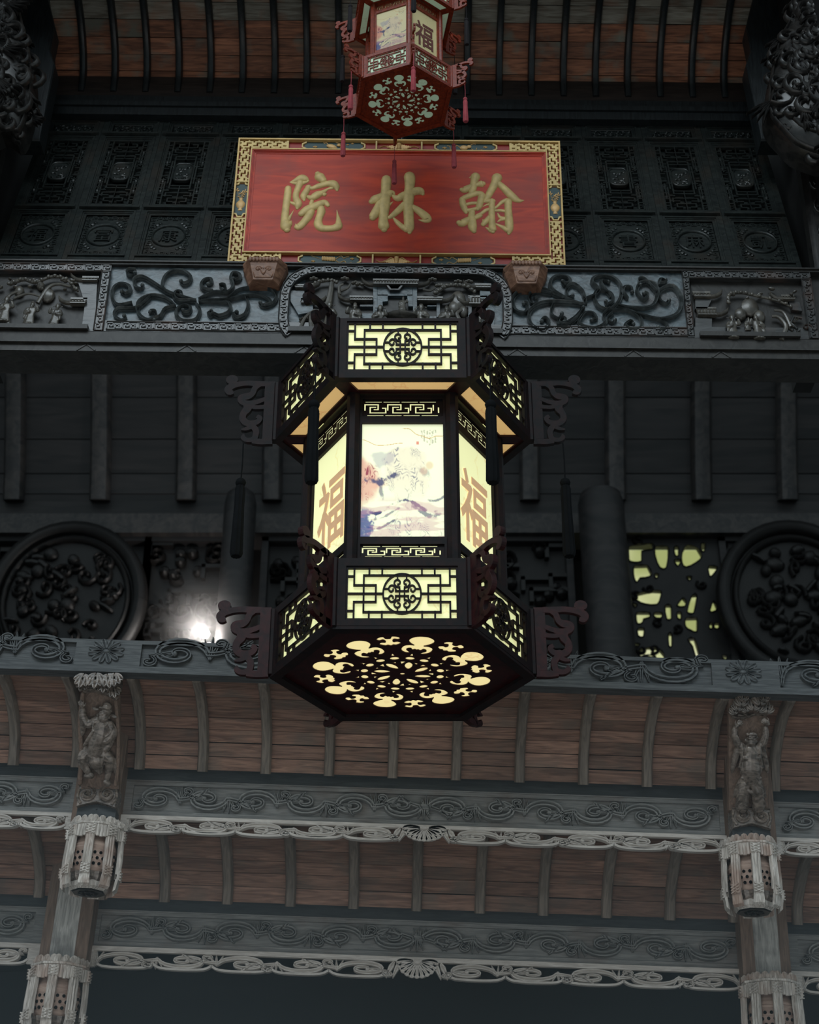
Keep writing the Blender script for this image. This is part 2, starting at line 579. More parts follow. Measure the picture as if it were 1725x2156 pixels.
def sculpt(name, mb, mat, voxel, parent=None, F=None, smooth_it=2, l=None):
    """melt overlapping volumes into one continuous carved body"""
    me = mb.mesh('m', mat)
    ob = bpy.data.objects.new('m', me)
    COL.objects.link(ob)
    r = ob.modifiers.new('r', 'REMESH')
    r.mode = 'VOXEL'
    r.voxel_size = voxel
    if smooth_it:
        s_ = ob.modifiers.new('s', 'SMOOTH')
        s_.iterations = smooth_it
        s_.factor = .5
    dg = bpy.context.evaluated_depsgraph_get()
    out = bpy.data.meshes.new_from_object(ob.evaluated_get(dg))
    bpy.data.objects.remove(ob)
    out.name = name
    out.shade_smooth()
    if not out.materials:
        out.materials.append(MATS[mat])
    return link(name, out, parent, F, l)
def limb(mb, pts, n=8):
    """pts: (x,y,z,r) tapered round limb with rounded ends"""
    P = cr(pts, 5)
    mb.tube([p[:3] for p in P], [max(p[3], .0005) for p in P], n)
    for p in (pts[0], pts[-1]):
        mb.ell(p[:3], (p[3] * .99,) * 3, n, 6)
    return mb

# ---------------------------------------------------------------- print on the lantern panes
def vnoise(x, y, seed):
    rng = np.random.RandomState(seed)
    g = rng.rand(64, 64)
    xi, yi = np.floor(x).astype(int), np.floor(y).astype(int)
    fx, fy = x - xi, y - yi
    fx, fy = fx * fx * (3 - 2 * fx), fy * fy * (3 - 2 * fy)
    a, b = g[xi % 64, yi % 64], g[(xi + 1) % 64, yi % 64]
    c, d = g[xi % 64, (yi + 1) % 64], g[(xi + 1) % 64, (yi + 1) % 64]
    return (a * (1 - fx) + b * fx) * (1 - fy) + (c * (1 - fx) + d * fx) * fy
def fbm(x, y, seed, o=5):
    r, a, t = 0, .5, 0
    for i in range(o):
        r = r + a * vnoise(x * 2 ** i + 9.1 * i, y * 2 ** i + 3.7 * i, seed + i)
        t += a
        a *= .55
    return r / t
def sm(a, b, x):
    t = np.clip((x - a) / (b - a), 0, 1)
    return t * t * (3 - 2 * t)
def painting(nx, nz, strong):
    """hanging-scroll landscape: a tall crag, red cliffs at the left, tree bands and water below"""
    s, t = np.meshgrid(np.linspace(0, 1, nx), np.linspace(0, 1, nz))
    C = np.ones((nz, nx, 3)) * np.array(srgb(246, 248, 208)[:3])
    if strong:
        C = np.ones((nz, nx, 3)) * np.array(srgb(222, 206, 160)[:3])
    def mix(col, a):
        a = np.clip(a, 0, 1)[..., None]
        C[:] = C * (1 - a) + np.array(srgb(*col)[:3]) * a
    k = 1.5 if strong else 1.35
    warp = fbm(s * 4, t * 5, 3) * 1.6
    ph = fbm(s * 3.6 + 3 + .5 * fbm(s * 9, t * 9, 77, 3), t * 2.0 + 1, 11, 4)
    lines = 1 - sm(.0, .26, np.abs(((ph * 26 + s * 12) % 1) - .5))
    lines = lines * sm(.35, .6, fbm(s * 14, t * 9, 41, 3))
    cx = .56 - .02 * np.sin(t * 9)
    wid = .25 * sm(.15, .28, t) * (1 - .35 * sm(.5, .72, t) + .5 * sm(.85, .95, t))
    crag = sm(1.15, .75, np.abs(s - cx) / (wid + 1e-3) + (warp - .8) * .5) * sm(.17, .21, t + (warp - .8) * .06) * (.35 + .65 * sm(.70, .5, t))
    mix((222, 190, 170), crag * .28 * k)
    mix((88, 92, 120), crag * lines * .62 * k)
    mist = sm(.45, .2, np.abs(s - .22) * 3 + np.abs(t - .28) * 5 + (warp - .8)) * .6
    mix((150, 146, 160), mist * k * .6)
    red = sm(.30, .14, s + (warp - .8) * .22 + np.abs(t - .54) * .9)
    mix((216, 130, 112), red * .5 * k)
    mix((150, 62, 74), red * lines * .85 * k)
    tr = fbm(s * 22, t * 22, 21, 4)
    band = lambda x0, t0, w, h: sm(1.2, .5, np.hypot((s - x0) / w, (t - t0 - .05 * np.sin(s * 9)) / h) + (tr - .5) * 2.2)
    for (x0, t0, w, h, a) in ((.28, .47, .18, .03, .7), (.60, .725, .24, .016, .7), (.80, .76, .18, .022, .55), (.95, .63, .10, .014, .55),
                              (.22, .74, .12, .014, .8), (.35, .79, .18, .012, .5), (.30, .87, .16, .012, .6), (.75, .40, .08, .05, .3), (.24, .58, .03, .06, .5)):
        mix((66, 68, 104), band(x0, t0, w, h) * a * k)
    blue = sm(.13, .05, s + (tr - .5) * .3) * sm(.72, .78, t)
    mix((44, 66, 132), blue * .9)
    low = sm(.62, .72, t) * sm(.45, .6, fbm(s * 3, t * 24, 5, 4))
    mix((196, 140, 150), low * .35 * k)
    foot = sm(.86, .92, t + .06 * np.cos((s - .55) * 6)) * lines * sm(.1, .3, s)
    mix((110, 104, 130), foot * .5 * k)
    mix((214, 170, 120), sm(.06, .03, np.hypot(s - .83, (t - .37) * 1.3)) * .5)
    mix((205, 160, 130), sm(.06, .03, np.hypot(s - .76, (t - .42) * 1.3)) * .5)
    mix((214, 64, 56), ((np.abs(s - .685) < .017) & (np.abs(t - .168) < .014)) * .75)
    tx = np.zeros_like(s)
    rg = np.random.RandomState(4)
    for c_ in range(6):
        x0 = .735 + c_ * .034
        tx += (np.abs(s - x0) < .010) * (t > .05) * (t < .19 - .012 * (c_ % 3)) * (fbm(s * 60, t * 60, 31 + c_, 2) > .5)
    mix((120, 116, 100), tx * .55)
    cr1 = np.abs(t - (.03 + .09 * sm(.5, .8, s) - .02 * sm(.85, 1, s) + .006 * np.sin(s * 40))) < .0035
    mix((200, 150, 80), cr1 * (s > .5) * .8)
    cr2 = np.abs(t - (.14 + .05 * sm(0, .2, s) - .02 * sm(.25, .5, s))) < .003
    mix((200, 150, 80), cr2 * (s < .5) * .8)
    return C
def print_pane(name, w, h, y, z0, strong, mat, nx=160, nz=250):
    C = painting(nx, nz, strong)
    xs, zs = np.linspace(-w / 2, w / 2, nx), np.linspace(z0 + h, z0, nz)
    vs = [(x, y, z) for z in zs for x in xs]
    fs = [(i * nx + j, (i + 1) * nx + j, (i + 1) * nx + j + 1, i * nx + j + 1) for i in range(nz - 1) for j in range(nx - 1)]
    me = bpy.data.meshes.new(name)
    me.from_pydata(vs, [], fs)
    at_ = me.color_attributes.new('print', 'FLOAT_COLOR', 'POINT')
    buf = np.ones((nx * nz, 4), np.float32)
    buf[:, :3] = C.reshape(-1, 3)
    at_.data.foreach_set('color', buf.ravel())
    me.materials.append(MATS[mat])
    return me

# ---------------------------------------------------------------- palace lanterns
def lattice(w, h, y0, d):
    """'endless cross' fret with a round cloud medallion, w x h, bottom at z = 0"""
    mb = MB()
    T = lambda x, y: ((x - 850) / 740 * w / 2, h / 2 - (y - 435) / 335 * h / 2)
    hw = 12.5 / 740 * w / 2
    segs = [(345, 205, 1357, 205), (345, 667, 1357, 667), (345, 205, 345, 667), (1357, 205, 1357, 667),
            (110, 437, 600, 437), (1100, 437, 1590, 437)]
    for sx in (1, -1):
        for sy in (1, -1):
            for a in ((505, 435, 505, 330), (505, 330, 218, 330), (218, 330, 218, 100), (110, 217, 218, 217), (417, 100, 417, 205), (587, 100, 587, 205)):
                b = []
                for i in (0, 2):
                    x, y = a[i], a[i + 1]
                    b += [x if sx > 0 else 1700 - x, y if sy > 0 else 870 - y]
                segs.append(b)
    for a in segs:
        mb.bar(T(a[0], a[1]), T(a[2], a[3]), hw, y0, y0 - d, hw * .98)
    cz = lambda r, n=36: [T(850 + r * math.cos(2 * PI * i / n), 435 + r * math.sin(2 * PI * i / n)) for i in range(n + 1)]
    mb.ribbon(cz(250), hw, y0, d, 'flat')
    curl = cr([(817, 403), (817, 362), (775, 345), (745, 305), (765, 268), (800, 262), (826, 290), (808, 318), (788, 316)], 3)
    q = [(p[0] - 850, p[1] - 435) for p in curl]
    tick = [(-60, -172), (-60, -238)]
    for sx in (1, -1):
        for sy in (1, -1):
            for sw in (0, 1):
                f = lambda p: (p[1] * sx, p[0] * sy) if sw else (p[0] * sx, p[1] * sy)
                mb.ribbon([T(850 + f(p)[0], 435 + f(p)[1]) for p in q], hw * .85, y0, d, 'flat')
                mb.ribbon([T(850 + f(p)[0], 435 + f(p)[1]) for p in tick], hw * .85, y0, d, 'flat')
    for k in (-1, 1):
        mb.bar(T(850 + k * 33, 345), T(850 + k * 33, 525), hw * .85, y0, y0 - d)
        mb.bar(T(755, 435 + k * 31), T(945, 435 + k * 31), hw * .85, y0, y0 - d)
    return mb
def thick(pl, w):
    """outline of a rectilinear polyline of width w"""
    n = len(pl)
    L, R = [], []
    for i in range(n):
        ds = []
        if i > 0:
            ds.append((Vector(pl[i]) - Vector(pl[i - 1])).normalized())
        if i < n - 1:
            ds.append((Vector(pl[i + 1]) - Vector(pl[i])).normalized())
        nn = sum(((Vector((-d.y, d.x))) for d in ds), Vector((0, 0)))
        p = Vector(pl[i])
        L.append(tuple(p + nn * w / 2))
        R.append(tuple(p - nn * w / 2))
    return L + R[::-1]
def key_plate(w, h, y0, d):
    """thin board with a Greek-key opening, as on the top strips of the lantern body"""
    k = w / 1010.0
    T = lambda x, y: ((x - 660) * k, (h / 2) - (y - 240) * k * h / w * 1010 / 215)
    holes, hw = [], 17 * k
    for n in range(4):
        x0 = 185 + n * 287
        a = [(x0 + 8, 255), (x0, 255), (x0, 188), (x0 + 165, 188), (x0 + 165, 250), (x0 + 110, 250)]
        b = [(x0 + 140, 221), (x0 + 66, 221), (x0 + 66, 291), (x0 + 262, 291), (x0 + 262, 232), (x0 + 214, 232)]
        for q in (a, b):
            q = [p for p in q if p[0] < 1132]
            if len(q) > 1:
                holes.append(thick([T(*p) for p in q], hw))
    for x0 in range(190, 1100, 228):
        holes.append(thick([T(x0, 155), T(min(x0 + 205, 1132), 155)], hw * .6))
        holes.append(thick([T(x0 + 25, 326), T(min(x0 + 228, 1132), 326)], hw * .6))
    o = [(-w / 2, 0), (w / 2, 0), (w / 2, h), (-w / 2, h)]
    return plate(o, holes, y0, y0 - d)
def arm_mb(h):
    """fretwork scroll arm in the x (outward) - z plane, bottom at 0, root at x = 0"""
    mb = MB()
    kx, kz = 1 / 3285, h / 1130
    T = lambda p: ((830 - p[0]) * kx, (1420 - p[1]) * kz) + tuple(p[2:])
    y, d = .011, .022
    mb.box(-.005, 140 * kx, -.011, .011, 0, h)
    for L in ([(720, 330, 45), (560, 330, 50), (430, 320, 45), (300, 335, 45), (180, 370, 55), (125, 430, 62), (150, 490, 50), (205, 480, 30)],
              [(640, 320, 40), (540, 400, 45), (500, 510, 45), (430, 560, 60), (340, 580, 55), (340, 650, 50), (430, 690, 50), (560, 670, 42), (700, 610, 36)],
              [(420, 690, 55), (440, 780, 65), (380, 880, 52), (380, 980, 52), (460, 1050, 55), (590, 1030, 45), (640, 960, 38), (590, 920, 34)],
              [(720, 750, 36), (560, 760, 36), (470, 730, 40)],
              [(500, 1060, 45), (580, 1160, 48), (590, 1250, 45), (560, 1330, 45), (460, 1345, 38), (400, 1300, 38), (408, 1245, 12)],
              [(500, 1120, 36), (430, 1150, 30), (362, 1160, 12)],
              [(540, 1360, 46), (660, 1375, 50), (800, 1370, 50)]):
        P = [T(p) for p in cr(L, 4)]
        mb.ribbon([p[:2] for p in P], [p[2] * kx for p in P], -y, 0.001, 'flat', back=d)
    c = T((172, 255))
    mb.prism([(c[0] + 95 * kx * math.cos(a), c[1] + 85 * kz * math.sin(a)) for a in [i * PI / 8 for i in range(16)]], .011, -.012)
    return mb
def tassel_mb(cord, body, r):
    a, b = MB(), MB()
    a.tube([(0, 0, 0), (0.002, 0, -cord * .5), (0, 0, -cord)], .0035, 5)
    b.ell((0, 0, -cord - r * .8), (r * .95, r * .95, r * .9), 10, 6)
    b.lathe([(r * .75, -cord - r * 1.5), (r * .95, -cord - r * 2.2), (r * .9, -cord - body * .35), (r * 1.15, -cord - body * .96), (r * .9, -cord - body)], 20,
            rmod=lambda j: 1.0 if j % 2 else .84)
    return a, b
def rosette_holes(R):
    holes = []
    def put(pts, ang, close=True, sm_=True):
        P = pts + [(r, -t) for (r, t) in pts[::-1] if abs(t) > 1e-6]
        if sm_:
            P = cr(P, 3, True)
        c, s = math.cos(ang), math.sin(ang)
        holes.append([(R * (r * c - t * s), R * (r * s + t * c)) for (r, t) in P])
    T0 = 9
    for k in range(8):
        a = R_(22.5 + T0 + 45 * k)
        put([(1.0, 0), (.985, .07), (.93, .125), (.86, .13), (.795, .085), (.765, .05), (.765, .10), (.735, .15), (.67, .165), (.60, .145), (.565, .095), (.575, .055), (.60, .075), (.64, .11), (.675, .10), (.685, .065), (.65, .045), (.665, .02), (.655, 0)], a)
        b = R_(T0 + 45 * k)
        put([(.93, 0), (.94, .03), (.985, .05), (.97, .10), (.93, .125), (.90, .10), (.915, .06), (.88, .035), (.845, .045), (.85, .085), (.81, .115), (.765, .06), (.775, .03), (.755, 0)], b)
    for k in range(16):
        a = R_(11.25 + 22.5 * k)
        put([(.465, 0), (.455, .035), (.425, .052), (.395, .035), (.385, 0)], a)
        put([(.555, 0), (.50, .018), (.485, .035), (.49, 0)], a, sm_=False)
    for k in range(8):
        a = R_(22.5 + T0 + 45 * k)
        c, s = math.cos(a), math.sin(a)
        for P in (cr([(.14, -.03), (.20, -.055), (.28, -.045), (.325, .0), (.28, .03), (.20, .02)], 3, True),
                  [(.34, .035), (.325, .10), (.255, .07)], [(.33, -.05), (.31, -.105), (.27, -.09)]):
            holes.append([(R * (r * c - t * s), R * (r * s + t * c)) for r, t in P])
    holes.append([(.028 * R * math.cos(i * PI / 5), .028 * R * math.sin(i * PI / 5)) for i in range(10)])
    return holes
def lantern(name, label, pos, rotz, scale, lit, base_tassels, rod):
    R1, R2, RB, HB, Z2, HC = .565, .60, .43, .305, 1.17, .318
    root = thing(name, label, 'lantern', FI, pos, local=True)
    root.rotation_euler.z = R_(rotz)
    root.scale = (scale,) * 3
    fm = 'dark_lantern' if lit else 'red_lantern'
    ap = lambda r: r * math.cos(PI / 6)
    # shared meshes, all drawn for the side that faces -y
    def frame(w, z0, z1, y, d, st, bt, bb):
        m = MB()
        m.box(-w / 2, -w / 2 + st, y, y + d, z0, z1)
        m.box(w / 2 - st, w / 2, y, y + d, z0, z1)
        m.box(-w / 2 + st, w / 2 - st, y, y + d, z1 - bt, z1)
        m.box(-w / 2 + st, w / 2 - st, y, y + d, z0, z0 + bb)
        # inner moulding
        e, q = .008, .006
        m.box(-w / 2 + st, -w / 2 + st + e, y + q, y + d, z0 + bb, z1 - bt)
        m.box(w / 2 - st - e, w / 2 - st, y + q, y + d, z0 + bb, z1 - bt)
        m.box(-w / 2 + st + e, w / 2 - st - e, y + q, y + d, z1 - bt - e, z1 - bt)
        m.box(-w / 2 + st + e, w / 2 - st - e, y + q, y + d, z0 + bb, z0 + bb + e)
        return m
    y1, y2, yb = -ap(R1), -ap(R2), -ap(RB)
    w1, h1 = .452, .238
    w2, h2 = .492, .262
    meB = frame(R1, 0, HB, y1, .036, (R1 - w1) / 2, .035, .030).mesh('base_panel', fm)
    meBl = lattice(w1, h1, y1 + .02, .012).mesh('fret_lattice', fm)
    meBp = MB().box(-w1 / 2, w1 / 2, y1 + .022, y1 + .03, 0, h1).mesh('pane', 'lit_pane' if lit else 'unlit_glow_pane')
    meC = frame(R2, Z2, Z2 + HC, y2, .036, (R2 - w2) / 2, .016, .040).mesh('crown_panel', fm)
    meCl = lattice(w2, h2, y2 + .02, .012).mesh('fret_lattice', fm)
    meCp = MB().box(-w2 / 2, w2 / 2, y2 + .022, y2 + .03, 0, h2).mesh('pane', 'lit_pane' if lit else 'unlit_glow_pane')
    m = MB()
    wo, zt = .352, Z2 + .02
    for sx in (-1, 1):
        m.box(sx * wo / 2, sx * (RB / 2 - .004), yb, yb + .03, HB, zt)
    for a, b in ((HB, .372), (.433, .468), (1.033, 1.068), (1.157, zt)):
        m.box(-wo / 2, wo / 2, yb, yb + .03, a, b)
    meD = m.mesh('body_panel', fm)
    meDk = key_plate(wo, .089, yb + .012, .0015).mesh('key_fret', fm)
    meDk2 = key_plate(wo, .061, yb + .012, .0015).mesh('key_fret', fm)
    meDp = MB().box(-wo / 2, wo / 2, yb + .0135, yb + .02, 0, .089).mesh('pane', 'lit_side_pane' if lit else 'shade_black')
    if not lit:
        meDp.materials[0] = MATS['unlit_cream']
    mePic = print_pane('picture_pane', wo, .565, yb + .014, .468, not lit, 'lit_print' if lit else 'unlit_print')
    meChp = MB().box(-wo / 2, wo / 2, yb + .014, yb + .02, .468, 1.033).mesh('plain_pane', 'lit_side_pane' if lit else 'unlit_cream')
    meCh = glyph('福', .25, .36, yb + .012, .003, 0, .013).mesh('character', 'seal_brown' if lit else 'ink_brown')
    # soffit under the crown
    ro, ri = ap(R2) - .034, ap(RB) + .012
    zs = Z2 + .012
    tn = math.tan(PI / 6)
    def trap(r0, r1, sh, z0, z1):
        a, b = r0 * tn - sh, r1 * tn - sh
        return MB().add([(-a, -r0, z0), (a, -r0, z0), (b, -r1, z0), (-b, -r1, z0), (-a, -r0, z1), (a, -r0, z1), (b, -r1, z1), (-b, -r1, z1)],
                        [(0, 1, 2, 3), (7, 6, 5, 4), (0, 4, 5, 1), (1, 5, 6, 2), (2, 6, 7, 3), (3, 7, 4, 0)])
    meS = trap(ro - .012, ri + .018, .034, zs + .004, zs + .008).mesh('soffit_pane', 'lit_soffit' if lit else 'unlit_glow_pane')
    m = trap(ro, ro - .014, 0, zs - .004, zs + .012)
    q = trap(ri + .02, ri, 0, zs - .004, zs + .012)
    m.add(q.v, q.f)
    for sx in (-1, 1):
        p0, p1 = Vector((sx * ri * tn, -ri)), Vector((sx * ro * tn, -ro))
        n_ = Vector(((p1 - p0).y, -(p1 - p0).x)).normalized() * (.034 * sx) * (1 if sx > 0 else 1)
        if n_.x * sx > 0:
            n_ = -n_
        vs = []
        for z in (zs - .006, zs + .01):
            vs += [(p0.x, p0.y, z), (p1.x, p1.y, z), (p1.x + n_.x, p1.y + n_.y, z), (p0.x + n_.x, p0.y + n_.y, z)]
        m.add(vs, [(0, 1, 2, 3), (7, 6, 5, 4), (0, 4, 5, 1), (1, 5, 6, 2), (2, 6, 7, 3), (3, 7, 4, 0)])
    meSf = m.mesh('soffit_frame', 'deep_red' if lit else fm)
    for k in range(6):
        rz = (0, 0, PI / 3 * k)
        p = link('base_panel', meB, root, rot=rz)
        link('fret_lattice', meBl, p, l=(0, 0, .031))
        link('pane', meBp, p, l=(0, 0, .031))
        p = link('crown_panel', meC, root, rot=rz)
        link('fret_lattice', meCl, p, l=(0, 0, Z2 + .0405))
        link('pane', meCp, p, l=(0, 0, Z2 + .0405))
        link('soffit_pane', meS, p)
        link('soffit_frame', meSf, p)
        p = link('body_panel', meD, root, rot=rz)
        link('key_fret', meDk, p, l=(0, 0, 1.068))
        link('key_fret', meDk2, p, l=(0, 0, .372))
        link('pane', meDp, p, l=(0, 0, 1.068))
        link('pane', meDp, p, l=(0, 0, .36), sc=(1, 1, .8))
        if k % 2 == 0:
            o = link('picture_pane', mePic, p)
            o['label'] = 'pane printed with a mountain landscape'
        else:
            o = link('plain_pane', meChp, p)
            o['label'] = 'cream pane with one large character'
            link('character', meCh, p, l=(0, 0, .70))
    post = MB().lathe([(.030, HB), (.030, Z2 + .03)], 8, (RB, 0, 0)).mesh('corner_post', fm)
    pb = MB().lathe([(.024, 0), (.024, HB)], 6, (R1 - .012, 0, 0)).mesh('base_post', fm)
    pc = MB().lathe([(.024, Z2), (.024, Z2 + HC)], 6, (R2 - .012, 0, 0)).mesh('crown_post', fm)
    am1 = arm_mb(HB + .02).mesh('scroll_arm', 'deep_red' if lit else fm)
    am2 = arm_mb(HC + .03).mesh('scroll_arm', fm)
    tm = 'tassel_black' if lit else 'tassel_dark'
    c1, t1 = tassel_mb(.19, .40, .026)
    mec, met = c1.mesh('cord', tm), t1.mesh('tassel', tm, True)
    c2, t2 = tassel_mb(.20, .34, .026)
    mec2, met2 = c2.mesh('cord', 'tassel_red'), t2.mesh('tassel', 'tassel_red', True)
    for k in range(6):
        a = PI / 3 * k
        rz = (0, 0, a)
        link('corner_post', post, root, rot=rz)
        link('base_post', pb, root, rot=rz)
        link('crown_post', pc, root, rot=rz)
        u = Vector((math.cos(a), math.sin(a), 0))
        link('scroll_arm', am1, root, l=u * (R1 + .008) + Vector((0, 0, -.01)), rot=rz)
        link('scroll_arm', am2, root, l=u * (R2 + .008) + Vector((0, 0, Z2 - .02)), rot=rz)
        t = link('tassel', met, root, l=u * (R2 + .138) + Vector((0, 0, Z2 - .01)))
        t['label'] = 'black silk tassel'
        link('cord', mec, t)
        if base_tassels:
            t = link('tassel', met2, root, l=u * (R1 + .138) + Vector((0, 0, 0)))
            t['label'] = 'dusty red silk tassel'
            link('cord', mec2, t)
    # bottom board with a pierced rosette, its pane above; tops
    hexo = lambda r: [(r * math.cos(PI / 3 * i), r * math.sin(PI / 3 * i)) for i in range(6)]
    bb = plate(hexo(R1 - .03), rosette_holes(.385), 0, -.01)
    B = MB()
    B.v = [(x, -z, y_) for (x, y_, z) in bb.v]
    B.v = [(v[0], v[1], .010 + v[2] * .4) for v in B.v]
    B.f = bb.f
    b_ = part('bottom_board', B, 'deep_red' if lit else fm, root)
    m = MB().lathe([(.43, .012), (.43, .018)], 24)
    o = part('rosette_pane', m, 'lit_base' if lit else 'unlit_glow_pane', b_)
    rim = MB()
    for k in range(6):
        M = Matrix.Rotation(PI / 3 * k, 4, 'Z')
        q = trap(ap(R1), ap(R1) - .045, 0, -.012, .004)
        rim.add(q.v, q.f, M)
    part('bottom_rim', rim, fm, root)
    part('base_deck', MB().lathe([(R1 - .01, HB - .012), (R1 - .01, HB + .004)], 6), fm, root)
    part('crown_lid', MB().lathe([(R2 - .01, Z2 + HC - .012), (R2 - .01, Z2 + HC + .004), (.2, Z2 + HC + .03)], 6), fm, root)
    part('hanging_rod', MB().tube([(0, 0, Z2 + HC), (0, 0, Z2 + HC + rod), (0, .10, Z2 + HC + rod + .06)], .012, 8), fm, root)
    return root

# ================================================================ SETTING: upper hall
# barrel vault of boards on curved black ribs
XB = [-.067 + (i - 12) * .193 for i in range(25)]
VP = [(6.72, 6.66), (6.71, 6.74), (6.68, 6.82), (6.625, 6.90), (6.55, 6.965), (6.46, 7.02), (6.36, 7.06), (6.25, 7.09), (6.14, 7.10), (6.02, 7.10), (5.90, 7.09), (5.76, 7.06), (5.60, 7.01), (5.42, 6.94), (5.24, 6.85)]
ceil1 = thing('ceiling', 'curved board vault over the upper hall with black ribs', None, FU, (0, 6.2, 6.7), kind='structure')
rnd = random.Random(3)
def board_row(parent, name, p, q, xs, mat, th=.012, gap=.003):
    d = Vector((q[0] - p[0], q[1] - p[1]))
    L = d.length
    d.normalize()
    w = xs[1] - xs[0]
    me = MB().box(-w / 2, w / 2, -L / 2 + gap, L / 2 - gap * .2, 0, th).mesh(name, mat)
    ang = math.atan2(d.y, d.x)
    for i in range(len(xs) - 1):
        o = link(name, me, parent, l=((xs[i] + xs[i + 1]) / 2, (p[0] + q[0]) / 2, (p[1] + q[1]) / 2 + rnd.uniform(-.002, .002)))
        o.rotation_euler.x = ang
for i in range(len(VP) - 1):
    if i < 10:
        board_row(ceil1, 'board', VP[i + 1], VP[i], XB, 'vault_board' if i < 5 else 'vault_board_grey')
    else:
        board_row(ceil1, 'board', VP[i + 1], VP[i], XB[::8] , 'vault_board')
for x in XB:
    part('rib', MB().sweep(VP, x, .021, .042), 'black_lacquer', ceil1, True)
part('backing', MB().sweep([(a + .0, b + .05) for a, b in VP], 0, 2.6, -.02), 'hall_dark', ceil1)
# deep purlin and moulding between vault and screen
o = MB().box(-2.45, 2.45, 6.69, 6.9, 6.52, 6.78)
part_ = part('trim_1', o, 'purlin_wood', None, F=FU)
tag(part_, 'broad dark timber purlin under the board vault', None, kind='structure')
o = MB().box(-2.4, 2.4, 6.665, 6.72, 6.53, 6.60).box(-2.4, 2.4, 6.64, 6.72, 6.50, 6.535).box(-2.4, 2.4, 6.655, 6.75, 6.44, 6.50)
tag(part('trim_2', o, 'black_lacquer', None, F=FU), 'stepped black moulding above the carved screen panels', None, kind='structure')

# carved screen panels, leaning back above the frieze
LEAN = 17.0
def fret_key(mb, x0, x1, z, h, n, y0, d, hw, vert=False, M=None):
    """raised key pattern along a straight band"""
    u = (x1 - x0) / n
    for i in range(n):
        a = x0 + i * u
        fl = (i % 2 == 0)
        P = [(0, 0), (0, 1), (.82, 1), (.82, .3), (.4, .3), (.4, .62)]
        pts = []
        for (s, t) in P:
            s = s if fl else 1 - s
            t = t if fl else 1 - t
            pts.append((a + s * u * .9 + u * .05, z + t * h))
        for p, q in zip(pts, pts[1:]):
            if vert:
                p, q = (p[1], p[0]), (q[1], q[0])
            mb.bar(p, q, hw, y0, y0 - d, hw * .9, M)
def moulding(mb, x0, x1, z0, z1, w, y0, d, M=None):
    """mitred picture-frame moulding, stepped"""
    for (a, b, dd) in ((0, .35, d), (.35, .6, d * .55), (.6, 1, d * .25)):
        o, i = w * a, w * b
        for s in ((x0 + o, z0 + o, x1 - o, z0 + i), (x0 + o, z1 - i, x1 - o, z1 - o), (x0 + o, z0 + i, x0 + i, z1 - i), (x1 - i, z0 + i, x1 - o, z1 - i)):
            mb.box(s[0], s[2], y0 - dd, y0, s[1], s[3], M)
PW, PH = .353, 1.49
PG = .0008
